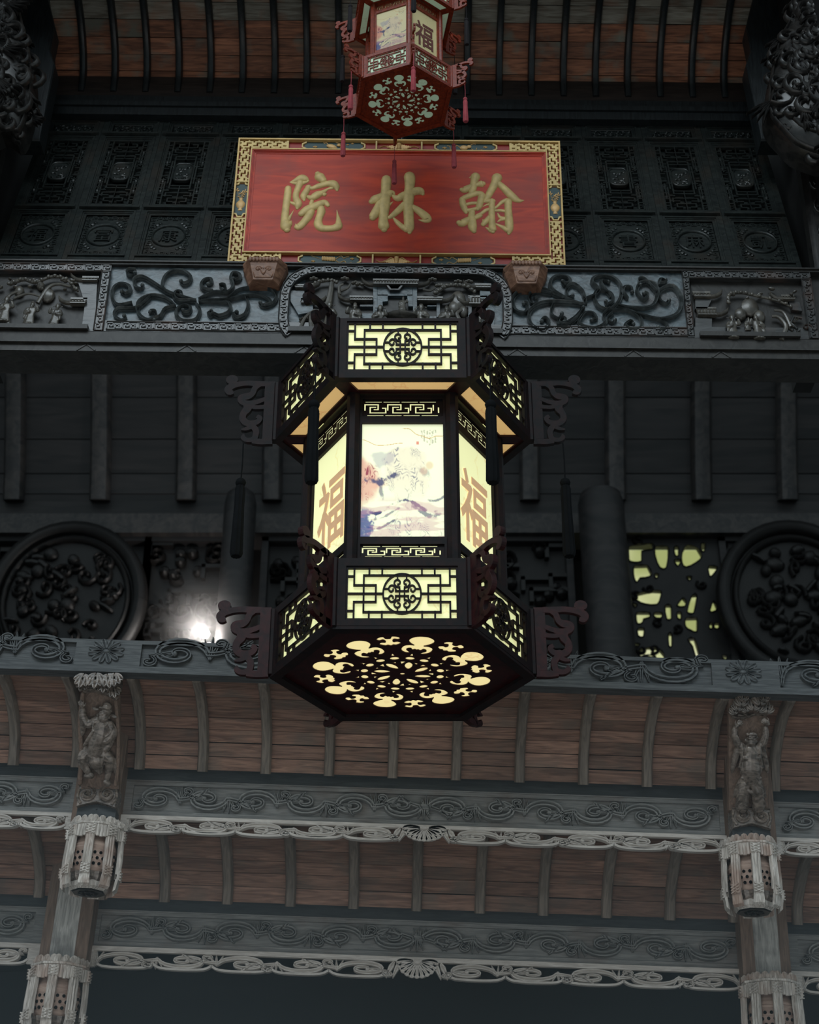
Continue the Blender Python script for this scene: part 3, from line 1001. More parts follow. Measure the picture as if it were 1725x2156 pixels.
def screen_meshes():
    f = MB()
    f.box(PG, .026, -.012, .03, 0, PH).box(PW - .026, PW - PG, -.012, .03, 0, PH)
    f.box(.026, PW - .026, -.006, .03, 0, .04).box(.026, PW - .026, -.006, .03, PH - .03, PH)
    f.box(.026, PW - .026, -.006, .03, .478, .52).box(.026, PW - .026, -.006, .03, 1.27, 1.31)
    f.box(.02, PW - .02, .03, .045, 0, PH)
    for (a, b) in ((.04, .478), (.52, 1.27), (1.31, 1.46)):
        moulding(f, .026, PW - .026, a, b, .032, 0, .016)
    for (a, b) in ((.49, .508), (1.282, 1.298)):
        f.box(.012, PW - .012, -.03, 0, a, b)
    frame = f.mesh('frame', 'screen_wood')
    # lower square with ring and key border
    m = MB().box(.058, PW - .058, .008, .03, .072, .446)
    cx, cz, r = PW / 2, .259, .088
    for sx in (0, 1):
        fret_key(m, .085, .435, .064 if sx == 0 else PW - .064 - .026, .026, 8, .008, .005, .0022, True)
        fret_key(m, .095, PW - .095, .078 if sx == 0 else .44 - .026, .026, 6, .008, .005, .0022)
    ring = [(cx + r * math.cos(2 * PI * i / 28), cz + r * 1.1 * math.sin(2 * PI * i / 28)) for i in range(29)]
    m.ribbon(ring, .006, .008, .012, 'round')
    for sx in (-1, 1):
        for sz in (-1, 1):
            for (dx, dz, q) in ((.075, .105, .012), (.060, .122, .009), (.086, .085, .009)):
                m.ell((cx + sx * dx, .006, cz + sz * dz), (q * 1.3, .008, q), 7, 4, rot=sx * sz * .7)
    square = m.mesh('carved_square', 'screen_wood', True)
    # lattice of short bars round a rounded tablet
    m = MB()
    x0, x1, z0, z1 = .060, PW - .060, .556, 1.236
    cx, cz = PW / 2, (z0 + z1) / 2
    hw, y0, d = .0042, .014, .018
    def B(ax, az, bx, bz, w=hw):
        for sx in (1, -1):
            for sz in (1, -1):
                m.bar((cx + sx * ax, cz + sz * az), (cx + sx * bx, cz + sz * bz), w, y0, y0 - d, w)
    X, Z = (x1 - x0) / 2, (z1 - z0) / 2
    B(0, Z, X, Z); B(X, 0, X, Z)
    B(0, Z * .80, X * .45, Z * .80); B(X * .45, Z * .80, X * .45, Z * .90); B(X * .22, Z * .90, X * .45, Z * .90)
    B(0, Z * .64, X * .6, Z * .64); B(X * .6, Z * .64, X * .6, Z * .74); B(X * .3, Z * .72, X * .75, Z * .72)
    B(0, Z * .50, X * .42, Z * .50); B(0, Z * .42, X * .5, Z * .42); B(X * .5, 0, X * .5, Z * .5)
    B(0, Z * .42, 0, Z, hw * .7); B(X * .75, Z * .3, X * .75, Z); B(X * .75, Z * .86, X, Z * .86); B(X * .5, Z * .56, X * .75, Z * .56)
    for t in (.12, .24, .36, .48, .66, .78):
        B(X * .75, Z * t, X, Z * t)
    B(X * .62, 0, X * .62, Z * .34); B(X * .5, Z * .18, X * .75, Z * .18); B(X * .86, Z * .2, X * .86, Z * .55)
    for sx in (1, -1):
        for sz in (1, -1):
            m.ribbon(spiral(cx + sx * X * .86, cz + sz * Z * .9, X * .1, Z * .045, 0, 1.1, 10), .003, y0, .014, 'round')
            for t in (.3, .6):
                m.ell((cx + sx * X * .87, y0 - .014, cz + sz * Z * t), (.011, .012, .016), 7, 4)
    lat = m.mesh('lattice', 'screen_wood')
    m = MB()
    a, b = .052, .088
    rr = [(cx + a * (abs(math.cos(t)) ** .5) * (1 if math.cos(t) > 0 else -1), cz + b * (abs(math.sin(t)) ** .5) * (1 if math.sin(t) > 0 else -1)) for t in [2 * PI * i / 24 for i in range(24)]]
    m.prism(rr, y0, y0 - .016, .003)
    m.ribbon(rr + rr[:1], .005, y0 - .016, .008, 'round')
    rg = random.Random(5)
    for i in range(16):
        px, pz = cx + rg.uniform(-.034, .034), cz + rg.uniform(-.066, .066)
        m.ell((px, y0 - .017, pz), (rg.uniform(.006, .013), .008, rg.uniform(.006, .014)), 7, 4, rot=rg.uniform(-1, 1))
    tab = m.mesh('carved_tablet', 'screen_wood', True)
    # narrow top strip of carved scrolls
    m = MB().box(.058, PW - .058, .012, .03, 1.335, 1.435)
    for i in range(7):
        xx = .078 + i * (PW - .156) / 6
        m.ribbon(spiral(xx, 1.385 + (.008 if i % 2 else -.008), .017, .026, i * 1.3, 1.3 * (1 if i % 2 else -1), 14), .0045, .012, .012, 'round')
        m.ell((xx + .012, .008, 1.385 + (-.03 if i % 2 else .03)), (.009, .008, .006), 7, 4, rot=.6)
    m.ribbon([(.058, 1.34), (PW - .058, 1.34)], .004, .012, .012, 'round')
    m.ribbon([(.058, 1.43), (PW - .058, 1.43)], .004, .012, .012, 'round')
    top = m.mesh('carved_strip', 'screen_wood', True)
    return frame, square, lat, tab, top
sm_ = screen_meshes()
NTH = ['leftmost', 'second from the left', 'third from the left', 'fourth from the left', 'fifth from the left', 'sixth from the left',
       'sixth from the right', 'fifth from the right', 'fourth from the right', 'third from the right', 'second from the right', 'rightmost']
CH = '福富康壽禄喜財吉祥書麻凱'
p0 = Vector((-.067 - 6 * PW, 6.30, 5.05))
for i in range(12):
    lab = {3: 'carved dark screen panel half hidden behind the left end of the red board',
           8: 'carved dark screen panel half hidden behind the right end of the red board'}.get(i)
    if lab is None:
        lab = ('carved dark screen panel, %s of its row%s' % (NTH[i], ', behind the red board' if 3 < i < 8 else ''))
    base = p0 + Vector((i * PW, 0, 0))
    o = bpy.data.objects.new('screen_panel', None)
    COL.objects.link(o)
    o.matrix_world = FU @ Matrix.Translation(base) @ Matrix.Rotation(R_(-LEAN), 4, 'X')
    tag(o, lab, 'screen panel', 'carved screen panels above the frieze')
    for nme, me in zip(('frame', 'carved_square', 'lattice', 'carved_tablet', 'carved_strip'), sm_):
        link(nme, me, o)
    g = glyph(CH[i], .098, .115, .006, .007)
    sq = [c for c in kids(o) if c.name.startswith('carved_square')][0]
    link('character', g.mesh('character', 'screen_wood'), sq, l=(PW / 2, 0, .259))
# things behind and beside the screen
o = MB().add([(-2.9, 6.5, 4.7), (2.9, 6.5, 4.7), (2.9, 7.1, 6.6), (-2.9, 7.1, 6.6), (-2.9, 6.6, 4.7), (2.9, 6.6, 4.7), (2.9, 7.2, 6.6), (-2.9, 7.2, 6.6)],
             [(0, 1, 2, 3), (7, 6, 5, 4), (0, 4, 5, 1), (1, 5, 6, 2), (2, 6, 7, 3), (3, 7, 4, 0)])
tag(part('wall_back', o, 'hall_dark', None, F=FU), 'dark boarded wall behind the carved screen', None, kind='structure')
for sx, nm in ((-1, 'wall_left'), (1, 'wall_right')):
    xx = sx * 2.19 - .067
    o = MB().box(xx, xx + sx * .1, 5.2, 7.0, 4.75, 7.6)
    tag(part(nm, o, 'hall_dark', None, F=FU), 'dark side wall of the upper hall', None, kind='structure')
    m = MB().box(xx - sx * .03, xx + sx * .03, 6.1, 6.25, 4.85, 6.5)
    m.box(xx - sx * .055, xx - sx * .03, 6.14, 6.21, 4.85, 6.5)
    for j in range(9):
        m.ribbon(spiral(xx - sx * .0, 4.98 + j * .16, .03, .05, j, 1.2, 12), .006, 6.1, .012, 'round')
    tag(part('carved_post', m, 'corbel_wood', None, True, F=FU), 'carved dark post closing the %s end of the screen panels' % ('left' if sx < 0 else 'right'), 'post')

# ---------------------------------------------------------------- name board
YP = 6.15
def PL(px, py):
    p = loc(FU, px, py, YP)
    return (p.x, p.z)
pbl, pbr, ptl, ptr = PL(479, 556), PL(1191, 564), PL(503, 293), PL(1181, 300)
cx0, hwP = (pbl[0] + pbr[0]) / 2, (pbr[0] - pbl[0]) / 2
zb, zt = (pbl[1] + pbr[1]) / 2, (ptl[1] + ptr[1]) / 2
WP, HP = 2 * hwP, zt - zb
pq = thing('name_board', 'red name board with three gilt characters and gold fretted border', 'sign', FU, (cx0, YP, zb))
X0, X1, Z0, Z1 = cx0 - hwP, cx0 + hwP, zb, zt
bd = .078
part('ledge', MB().box(X0 + .1, X1 - .1, YP + .0, YP + .05, Z0 - .09, Z0), 'frieze_dark', pq)
bo = part('board', MB().box(X0 + .006, X1 - .006, YP + .012, YP + .05, Z0 + .004, Z1 - .004), 'fret_red', pq)
part('field', MB().box(X0 + bd, X1 - bd, YP + .004, YP + .012, Z0 + bd, Z1 - bd), 'plaque_red', pq)
m = MB()
moulding(m, X0 + bd, X1 - bd, Z0 + bd, Z1 - bd, .022, YP + .004, .012)
part('inner_moulding', m, 'plaque_red', pq)
m = MB()
g_ = .0085
for (a, b) in ((0, g_), (bd - g_ * .8, bd)):
    m.box(X0 + a, X1 - a, YP - .012, YP + .05 if a == 0 else YP + .012, Z0 + a, Z0 + b)
    m.box(X0 + a, X1 - a, YP - .012, YP + .05 if a == 0 else YP + .012, Z1 - b, Z1 - a)
    m.box(X0 + a, X0 + b, YP - .012, YP + .05 if a == 0 else YP + .012, Z0 + b, Z1 - b)
    m.box(X1 - b, X1 - a, YP - .012, YP + .05 if a == 0 else YP + .012, Z0 + b, Z1 - b)
part('border_frame', m, 'gold_edge', pq)
TILE = ["RRRRR.", "..R...", "R...RR", "....R.", "..RRR.", "R.....", "RR.RRR"]
cell = (bd - g_ * 1.8) / 7
def fret_corner(sx, sz):
    """gold fret over red, an L of seven cells wide at one corner"""
    m = MB()
    ox, oz = (X0 if sx > 0 else X1), (Z1 if sz < 0 else Z0)
    def put(i0, i1, j):  # run of gold cells along x in row j
        xa, xb = ox + sx * (g_ + i0 * cell), ox + sx * (g_ + i1 * cell)
        za, zb_ = oz + sz * (g_ + j * cell), oz + sz * (g_ + (j + 1) * cell)
        m.box(min(xa, xb), max(xa, xb), YP - .004, YP + .012, min(za, zb_), max(za, zb_))
    nh, nv = 28, 32
    for j in range(7):
        i = 0
        while i < nh:
            r = TILE[j][i % 6] == 'R'
            k = i
            while k < nh and (TILE[j][k % 6] == 'R') == r:
                k += 1
            if not r:
                put(i, k, j)
            i = k
    for i in range(7):
        for j in range(7, nv):
            if TILE[i][(j + 2) % 6] != 'R':
                put(i, i + 1, j)
    put(nh, nh + 1.4, 0)
    for j in range(1, 7):
        put(nh, nh + 1.4, j)
    for i in range(7):
        put(i, i + 1, nv)
    return part('fret_corner', m, 'gold_leaf', pq)
for sx in (1, -1):
    for sz in (1, -1):
        fret_corner(sx, sz)
def cloud(m, x, z, s, y):
    for (a, b, r) in ((-1, 0, .8), (0, .35, 1), (1, -.05, .8), (.2, -.6, .7)):
        m.ribbon(spiral(x + a * s, z + b * s, r * s * .75, r * s * .6, 0, 1.2, 10), .16 * s + .0008, y, .004, 'round')
        m.ell((x + a * s, y, z + b * s), (r * s * .7, .003, r * s * .5), 8, 4)
def cartouche(xc, zc, w, h, vert, motif):
    gr = part('green_cartouche', MB().prism([(xc + a * w / 2, zc + b * h / 2) for a, b in
              ((-1, -.55), (-.93, -.93), (.93, -.93), (1, -.55), (1, .55), (.93, .93), (-.93, .93), (-1, .55))], YP + .012, YP + .007), 'plaque_green', pq)
    m = MB()
    k = .009 if not vert else .012
    ow, oh = w / 2 + .004, h / 2
    if not vert:
        for sx in (-1, 1):
            P = [(xc + sx * (ow - .012), zc + oh), (xc + sx * (ow - .012), zc + oh * .72), (xc + sx * (ow + .006), zc + oh * .40), (xc + sx * (ow + .006), zc - oh * .40), (xc + sx * (ow - .012), zc - oh * .72), (xc + sx * (ow - .012), zc - oh)]
            m.ribbon(P, .0045, YP + .012, .012, 'flat')
    else:
        for sz in (-1, 1):
            P = [(xc - w / 2, zc + sz * (oh - .012)), (xc - w * .34, zc + sz * (oh - .012)), (xc - w * .2, zc + sz * (oh + .008)), (xc + w * .2, zc + sz * (oh + .008)), (xc + w * .34, zc + sz * (oh - .012)), (xc + w / 2, zc + sz * (oh - .012))]
            m.ribbon(P, .0045, YP + .012, .012, 'flat')
    part('cartouche_edge', m, 'gold_leaf', gr)
    m, y = MB(), YP + .007
    if motif == 'vase':
        m.lathe([(.010, -.058), (.013, -.052), (.008, -.045), (.016, -.038), (.024, -.022), (.024, -.008), (.015, .006), (.008, .012), (.009, .022), (.013, .026)], 10, (0, 0, 0))
        m.v = [(xc + v[0], y + v[1] * .4, zc - .018 + v[2]) for v in m.v]
        for (a, b, c, d) in ((-.004, .01, -.022, .062), (.002, .01, .020, .055), (0, .01, .006, .045)):
            m.ribbon(cr([(xc + a, zc + b), (xc + (a + c) / 2 - .004, zc + (b + d) / 2), (xc + c, zc + d)], 4), .0014, y, .003, 'round')
            for q in range(3):
                m.ell((xc + c + (-.006, .006, 0)[q], y - .002, zc + d + (0, -.004, .008)[q]), (.0035, .003, .008), 7, 4, rot=(.8, -.8, 0)[q])
            m.ell((xc + (a + c) / 2 + .006, y - .002, zc + (b + d) / 2), (.003, .003, .007), 7, 4, rot=-.9)
        m.ell((xc - .014, y - .002, zc + .016), (.003, .003, .008), 7, 4, rot=.9)
        m.ell((xc + .012, y - .002, zc + .018), (.003, .003, .007), 7, 4, rot=-.9)
    else:
        s = 1 if motif.endswith('r') else -1
        if motif.startswith('scroll'):
            for q in range(8):
                m.ell((xc - s * (.004 - q * .0085) - s * .02, y - .003, zc + .004 + q * .0006), (.006, .006, .015), 8, 5)
            m.ribbon(cr([(xc + s * .048, zc + .006), (xc + s * .075, zc + .018), (xc + s * .095, zc + .026)], 4), .0014, y, .003, 'round')
            tails = [[(-.03, .004), (-.045, .018), (-.06, .026), (-.072, .012), (-.085, .02), (-.10, .022)], [(-.03, 0), (-.05, -.016), (-.075, -.006), (-.09, -.022), (-.11, -.016), (-.125, -.024)]]
            cl = [(-.115, .008, .011), (.015, -.022, .009), (.085, -.010, .010)]
        elif motif.startswith('gourd'):
            m.ell((xc + .01 * s, y - .004, zc - .004), (.022, .009, .017), 10, 6)
            m.ell((xc - .018 * s, y - .004, zc + .004), (.013, .007, .011), 10, 6)
            tails = [[(.03, 0), (.05, .016), (.06, -.012), (.08, -.016), (.085, .006), (.1, .012)], [(-.02, .012), (-.04, .028), (-.055, .026)], [(-.03, -.01), (-.05, -.022), (-.06, -.002)]]
            cl = [(-.105, .004, .012), (-.085, -.018, .009), (.115, -.004, .012)]
        else:
            m.ell((xc - .01, y - .004, zc - .006), (.030, .009, .015), 10, 6, rot=-.35)
            m.ell((xc + .028, y - .004, zc + .004), (.012, .007, .008), 8, 5)
            tails = [[(-.035, -.01), (-.045, .012), (-.025, .022), (-.01, .030)], [(.03, .01), (.04, .026), (.05, .02), (.055, .03)], [(-.04, -.012), (-.07, -.014), (-.09, -.022)]]
            cl = [(-.10, .02, .008), (-.075, .012, .007), (.10, -.006, .012), (-.10, -.022, .007)]
        for t_ in tails:
            m.ribbon(cr([(xc + s * a, zc + b) for a, b in t_], 4), .0022, y, .004, 'round')
        for (a, b, q) in cl:
            cloud(m, xc + s * a, zc + b, q * .62, y)
    part('gilt_motif', m, 'gold_relief', gr, True)
def frac(a):
    return X0 + WP * a
zt_, zb_ = Z1 - bd / 2, Z0 + bd / 2
hh = bd - 2.2 * g_
for (a, b, mo) in ((.203, .385, 'lotus'), (.615, .795, 'gourd')):
    cartouche((frac(a) + frac(b)) / 2 + .004, zt_, frac(b) - frac(a), hh, False, mo)
for (a, b, mo) in ((.215, .388, 'scrolll_l'), (.612, .785, 'scroll_r')):
    cartouche((frac(a) + frac(b)) / 2, zb_, frac(b) - frac(a), hh, False, 'scroll_r' if b > .5 else 'scroll_l')
for xx in (X0 + bd / 2, X1 - bd / 2):
    cartouche(xx, (Z0 + Z1) / 2 + .01, hh, .225, True, 'vase')
for zz in (zt_, zb_):
    m = MB()
    y = YP + .012
    xc = frac(.5)
    for sx in (-1, 1):
        m.box(xc + sx * .122 - .004, xc + sx * .122 + .004, YP - .008, YP + .012, zz - hh / 2, zz + hh / 2)
    part('divider_bar', m, 'gold_leaf', pq)
    m = MB()
    fl = 1 if zz == zt_ else 1
    for k in range(6):
        m.ell((xc, y - .006, zz + .022 - k * .0085), (.013 - .0006 * k, .008, .0062), 10, 5)
    for sx in (-1, 1):
        W = [(0.012, .012), (.03, .020), (.045, .008), (.062, -.004), (.085, -.008), (.105, .004)]
        up = -1 if zz == zb_ else 1
        wing = [(xc + sx * a, zz + (b if zz == zb_ else -b)) for a, b in W]
        m.ribbon(cr(wing, 4), taper(21, .004, .0035, .002), y, .007, 'round')
        for q in range(5):
            a = .018 + q * .011
            m.bar((xc + sx * a, zz + (.014 - q * .003) * (1 if zz == zb_ else -1)), (xc + sx * (a - .004), zz - (.020 - q * .003) * (1 if zz == zb_ else -1)), .0052, y, y - .004 - .001 * (q % 2))
    part('gilt_bat', m, 'gold_relief', pq, True)
# characters, brushed in relief (traced stroke by stroke)
def brush(name, strokes, ox, oy, k, label):
    m = MB()
    for st in strokes:
        P = [(PL(ox + x / k, oy + y / k) + (w / k * .00246 * 1.14,)) for x, y, w in cr(st, 5)]
        m.ribbon([p[:2] for p in P], [max(p[2], .0012) for p in P], YP + .004, 0, 'round', hk=.62)
        for e in (0, -1):
            p = P[e]
            m.ell((p[0], YP + .004, p[1]), (max(p[2], .0012) * .98, max(p[2], .0012) * .61, max(p[2], .0012) * .98), 12, 6)
    o = part(name, m, 'gold_leaf', pq, True)
    o['label'] = label
brush('character', [
    [(290, 600, 70), (270, 800, 78), (235, 1050, 75), (215, 1300, 85), (235, 1460, 112), (262, 1540, 75)],
    [(270, 1330, 60), (340, 1230, 28), (410, 1100, 5)], [(300, 1420, 75), (340, 1370, 45), (368, 1335, 8)],
    [(330, 462, 10), (450, 425, 50), (595, 375, 92), (690, 400, 75), (735, 430, 35)], [(340, 470, 8), (540, 490, 60), (720, 450, 30)],
    [(560, 470, 80), (510, 600, 68), (468, 720, 65), (470, 830, 70), (515, 930, 82), (510, 1000, 70), (495, 1055, 35)],
    [(500, 970, 60), (400, 940, 40), (300, 893, 12)],
    [(960, 270, 62), (1000, 335, 108), (1080, 420, 85)],
    [(740, 570, 55), (830, 600, 48), (950, 560, 62), (1080, 520, 70), (1200, 495, 75), (1310, 510, 100), (1380, 570, 78), (1400, 640, 35)],
    [(755, 570, 60), (705, 660, 68), (640, 780, 72), (652, 870, 32)],
    [(740, 790, 40), (830, 815, 75), (960, 745, 85), (1080, 690, 55), (1190, 615, 26), (1290, 590, 40)], [(1110, 740, 50), (1130, 735, 38)],
    [(835, 860, 35), (810, 960, 50)],
    [(590, 1180, 72), (720, 1085, 90), (850, 1030, 92), (1000, 965, 85), (1120, 920, 66), (1190, 985, 48)],
    [(810, 1130, 80), (740, 1250, 84), (640, 1380, 80), (540, 1475, 80), (500, 1480, 72)], [(500, 1460, 50), (455, 1410, 10)],
    [(1040, 1060, 80), (1035, 1150, 85), (990, 1280, 75), (970, 1400, 92), (1030, 1495, 88), (1150, 1515, 78), (1300, 1508, 78), (1420, 1465, 92), (1435, 1370, 62), (1412, 1200, 24), (1395, 1090, 5)],
    [(1095, 1120, 42), (1085, 1150, 46)]], 580, 340, 10.78, 'gilt relief character at the left of the board')
brush('character', [
    [(545, 370, 95), (540, 480, 98), (530, 620, 92), (510, 800, 110), (490, 950, 120), (490, 1100, 95), (480, 1250, 92), (490, 1380, 108), (497, 1450, 62)],
    [(230, 850, 62), (300, 810, 98), (450, 750, 92), (600, 680, 88), (680, 660, 52), (720, 690, 15)],
    [(430, 880, 90), (350, 1020, 92), (275, 1150, 88), (252, 1200, 66)],
    [(560, 950, 55), (630, 895, 26), (685, 850, 6)],
    [(680, 715, 28), (790, 780, 74), (920, 710, 80), (1050, 680, 80), (1200, 620, 90), (1280, 645, 88), (1325, 685, 38)],
    [(1040, 310, 110), (1048, 400, 105), (1040, 560, 95), (1020, 750, 108), (1010, 900, 102), (1020, 1100, 98), (1030, 1300, 98), (1032, 1430, 92), (1040, 1510, 40)],
    [(940, 900, 70), (830, 1010, 70), (720, 1110, 62), (620, 1185, 45), (550, 1185, 28)],
    [(1000, 1440, 85), (880, 1380, 58), (780, 1290, 46), (700, 1200, 20)],
    [(1090, 960, 62), (1200, 1020, 72), (1320, 1110, 84), (1410, 1195, 88), (1440, 1245, 62), (1350, 1262, 36), (1240, 1235, 10)]], 760, 340, 10.147, 'gilt relief character at the middle of the board')
brush('character', [
    [(590, 300, 92), (560, 400, 68), (540, 520, 72), (510, 620, 60)], [(600, 280, 64), (530, 300, 38), (465, 320, 8)],
    [(310, 560, 44), (370, 565, 72), (500, 505, 64), (620, 460, 50), (715, 445, 74), (740, 440, 55)],
    [(320, 760, 60), (340, 870, 62), (378, 960, 55), (400, 1025, 32)],
    [(330, 740, 50), (450, 690, 58), (600, 640, 58), (700, 650, 60), (740, 700, 58)],
    [(720, 690, 68), (690, 800, 65), (660, 900, 62), (630, 950, 44)],
    [(400, 860, 32), (500, 835, 36), (620, 830, 32)], [(420, 985, 45), (520, 965, 40), (640, 930, 40)],
    [(520, 1000, 55), (512, 1100, 68), (520, 1200, 78), (530, 1320, 80), (560, 1400, 48)],
    [(255, 1225, 52), (320, 1240, 78), (450, 1165, 62), (600, 1120, 48), (690, 1085, 42)],
    [(1025, 320, 100), (1000, 400, 85), (950, 500, 76), (880, 620, 68), (830, 720, 58), (770, 800, 26)],
    [(1030, 420, 60), (1130, 500, 66), (1250, 620, 76), (1370, 735, 76), (1480, 785, 44), (1570, 772, 6)],
    [(760, 800, 28), (850, 790, 50), (950, 790, 45)], [(920, 790, 60), (920, 950, 58), (918, 1100, 62), (925, 1250, 64), (935, 1370, 72), (940, 1410, 42)],
    [(905, 1390, 50), (800, 1325, 12)], [(740, 900, 6), (830, 860, 22), (890, 860, 26)],
    [(620, 1080, 30), (710, 1040, 34), (800, 975, 36), (900, 950, 38)],
    [(870, 1110, 42), (800, 1200, 55), (745, 1260, 48)], [(760, 1250, 40), (738, 1160, 8)],
    [(940, 960, 34), (1020, 905, 26), (1120, 815, 38), (1220, 780, 55)],
    [(1250, 800, 72), (1250, 950, 68), (1260, 1100, 74), (1270, 1250, 78), (1270, 1370, 72), (1262, 1450, 30)],
    [(1250, 1380, 66), (1130, 1315, 40), (1000, 1250, 16)],
    [(960, 985, 26), (1090, 980, 32), (1200, 1000, 32)], [(1040, 1040, 14), (1090, 1120, 30), (1200, 1140, 36)], [(1040, 1205, 12), (1110, 1165, 34), (1200, 1150, 32)]],
    940, 340, 9.583, 'gilt relief character at the right of the board')
# carved console stands that carry the board
for (px, py, nm) in ((556, 572, 'left'), (1108, 580, 'right')):
    c = loc(FU, px, py, 5.94)
    t = thing('console_bracket', 'reddish carved wooden console under the %s corner of the red board' % nm, 'bracket', FU, (c.x, 5.94, c.z - .06))
    m = MB()
    w, h = .112, .060
    P = [(-1, h * 1.0), (1, h * 1.0), (.98, .5 * h), (.62, -h), (-.62, -h), (-.98, .5 * h)]
    prof = [(.62, -h * 1.05), (.68, -h), (.96, h * .45), (.90, h * .55), (1.0, h * .8), (1.0, h)]
    vs = []
    for (k, z) in prof:
        vs += [(-w * k, 6.02, c.z + z), (-w * k * .98, 5.99 - .03 * k, c.z + z), (-w * k * .62, 5.97 - .07 * k, c.z + z), (w * k * .62, 5.97 - .07 * k, c.z + z), (w * k * .98, 5.99 - .03 * k, c.z + z), (w * k, 6.02, c.z + z)]
    vs = [(v[0] + c.x, v[1], v[2]) for v in vs]
    n = 6
    fs = [(i * n + j, i * n + (j + 1) % n, (i + 1) * n + (j + 1) % n, (i + 1) * n + j) for i in range(len(prof) - 1) for j in range(n)]
    fs += [tuple(range(n))[::-1], tuple((len(prof) - 1) * n + j for j in range(n))]
    m.add(vs, fs)
    part('body', m, 'bracket_wood', t)
    m = MB()
    for i in range(9):
        m.ell((c.x + (i - 4) * .0165, 5.897, c.z + h * .78), (.010, .006, .014), 8, 5)
    part('petal_rim', m, 'bracket_wood', t, True)
    m = MB()
    for sx in (-1, 1):
        m.ribbon(spiral(c.x + sx * .026, c.z - .004, .017, .015, PI if sx > 0 else 0, sx * -1.3, 14), .004, 5.912, .006, 'round')
        m.ribbon(cr([(c.x + sx * .045, c.z + .016), (c.x + sx * .03, c.z + .02), (c.x + sx * .01, c.z - .02), (c.x, c.z - .034)], 4), .003, 5.915, .006, 'round')
    m.ell((c.x, 5.912, c.z + .006), (.007, .006, .016), 8, 5)
    for sx in (-1, 1):
        m.ribbon([(c.x + sx * .064, c.z + .026), (c.x + sx * .042, c.z - .048)], .003, 5.918, .005, 'round')
    m.ribbon([(c.x - .042, c.z - .05), (c.x + .042, c.z - .05)], .003, 5.922, .006, 'round')
    part('relief', m, 'bracket_wood', t, True)

# ================================================================ carved frieze beam
YF = 6.0
def FP(px, py, Y=YF):
    p = loc(FU, px, py, Y)
    return (p.x, p.z)
fz1 = FP(862, 560)[1]
fz0 = FP(862, 702)[1]
FH = fz1 - fz0
fr = thing('frieze_beam', 'broad dark carved frieze beam with scrolls and figure scenes under the red board', 'carved beam', FU, (0, YF, fz0))
part('core', MB().box(-2.6, 2.6, YF + .03, YF + .22, fz0 - .015, fz1), 'frieze_dark', fr)
fx = lambda px: FP(px, 630)[0]
mz = lambda t: fz0 + FH * t
# upper and lower rails
m = MB()
for (a, b, d) in ((-.09, -.02, .0), (.955, 1.0, .012)):
    m.box(-2.6, 2.6, YF - d, YF + .03, mz(a), mz(b))
m.box(-2.6, 2.6, YF - .022, YF + .03, mz(.982), mz(1.0))
part('rail', m, 'frieze_dark', fr)
# the plain stepped timber beneath (upper edge of the next opening)
m = MB().box(-2.6, 2.6, YF - .008, YF + .2, fz0 - .075, fz0 - .015).box(-2.6, 2.6, YF - .018, YF + .2, fz0 - .085, fz0 - .075).box(-2.6, 2.6, YF + .0, YF + .2, fz0 - .125, fz0 - .085)
for px in (-60, 190, 398, 640, 1080, 1320, 1500, 1745):
    x = fx(px)
    m.bar((x - .03, fz0 - .122), (x + .012, fz0 - .088), .004, YF, YF - .004)
    m.bar((x + .06, fz0 - .122), (x + .018, fz0 - .088), .004, YF, YF - .004)
part('under_moulding', m, 'frieze_dark', fr)
# scroll panels
def key_along(mb, path, h, unit, y0, d, hw):
    """key pattern following a path (list of points), band of height h to its left"""
    P = [Vector(p) for p in path]
    cum = [0]
    for a, b in zip(P, P[1:]):
        cum.append(cum[-1] + (b - a).length)
    n = max(1, round(cum[-1] / unit))
    u = cum[-1] / n
    def pos(s, t):
        s = min(max(s, 0), cum[-1] - 1e-6)
        i = max(k for k in range(len(cum) - 1) if cum[k] <= s)
        d_ = (P[i + 1] - P[i]).normalized()
        return P[i] + d_ * (s - cum[i]) + Vector((-d_.y, d_.x)) * t
    for i in range(n):
        fl = i % 2 == 0
        for seq in ([(.05, 0), (.05, 1), (.85, 1), (.85, .35), (.42, .35), (.42, .68)],):
            Q = []
            for s, t in seq:
                s = s if fl else 1 - s
                t = t if fl else 1 - t
                Q.append(pos((i + s) * u, (.18 + t * .64) * h))
            for a, b in zip(Q, Q[1:]):
                mb.bar(a, b, hw, y0, y0 - d, hw * .9)
    for t in (0, h):
        L = [pos(cum[-1] * k / (len(P) * 3), t) for k in range(len(P) * 3 + 1)]
        mb.ribbon([tuple(p) for p in L], hw * 1.25, y0, d * 1.4, 'round')
def tr(ox, oy, k, pts):
    return [FP(ox + p[0] / k, oy + p[1] / k) + tuple(q / k * .00236 for q in p[2:]) for p in pts]
K2 = 2.006
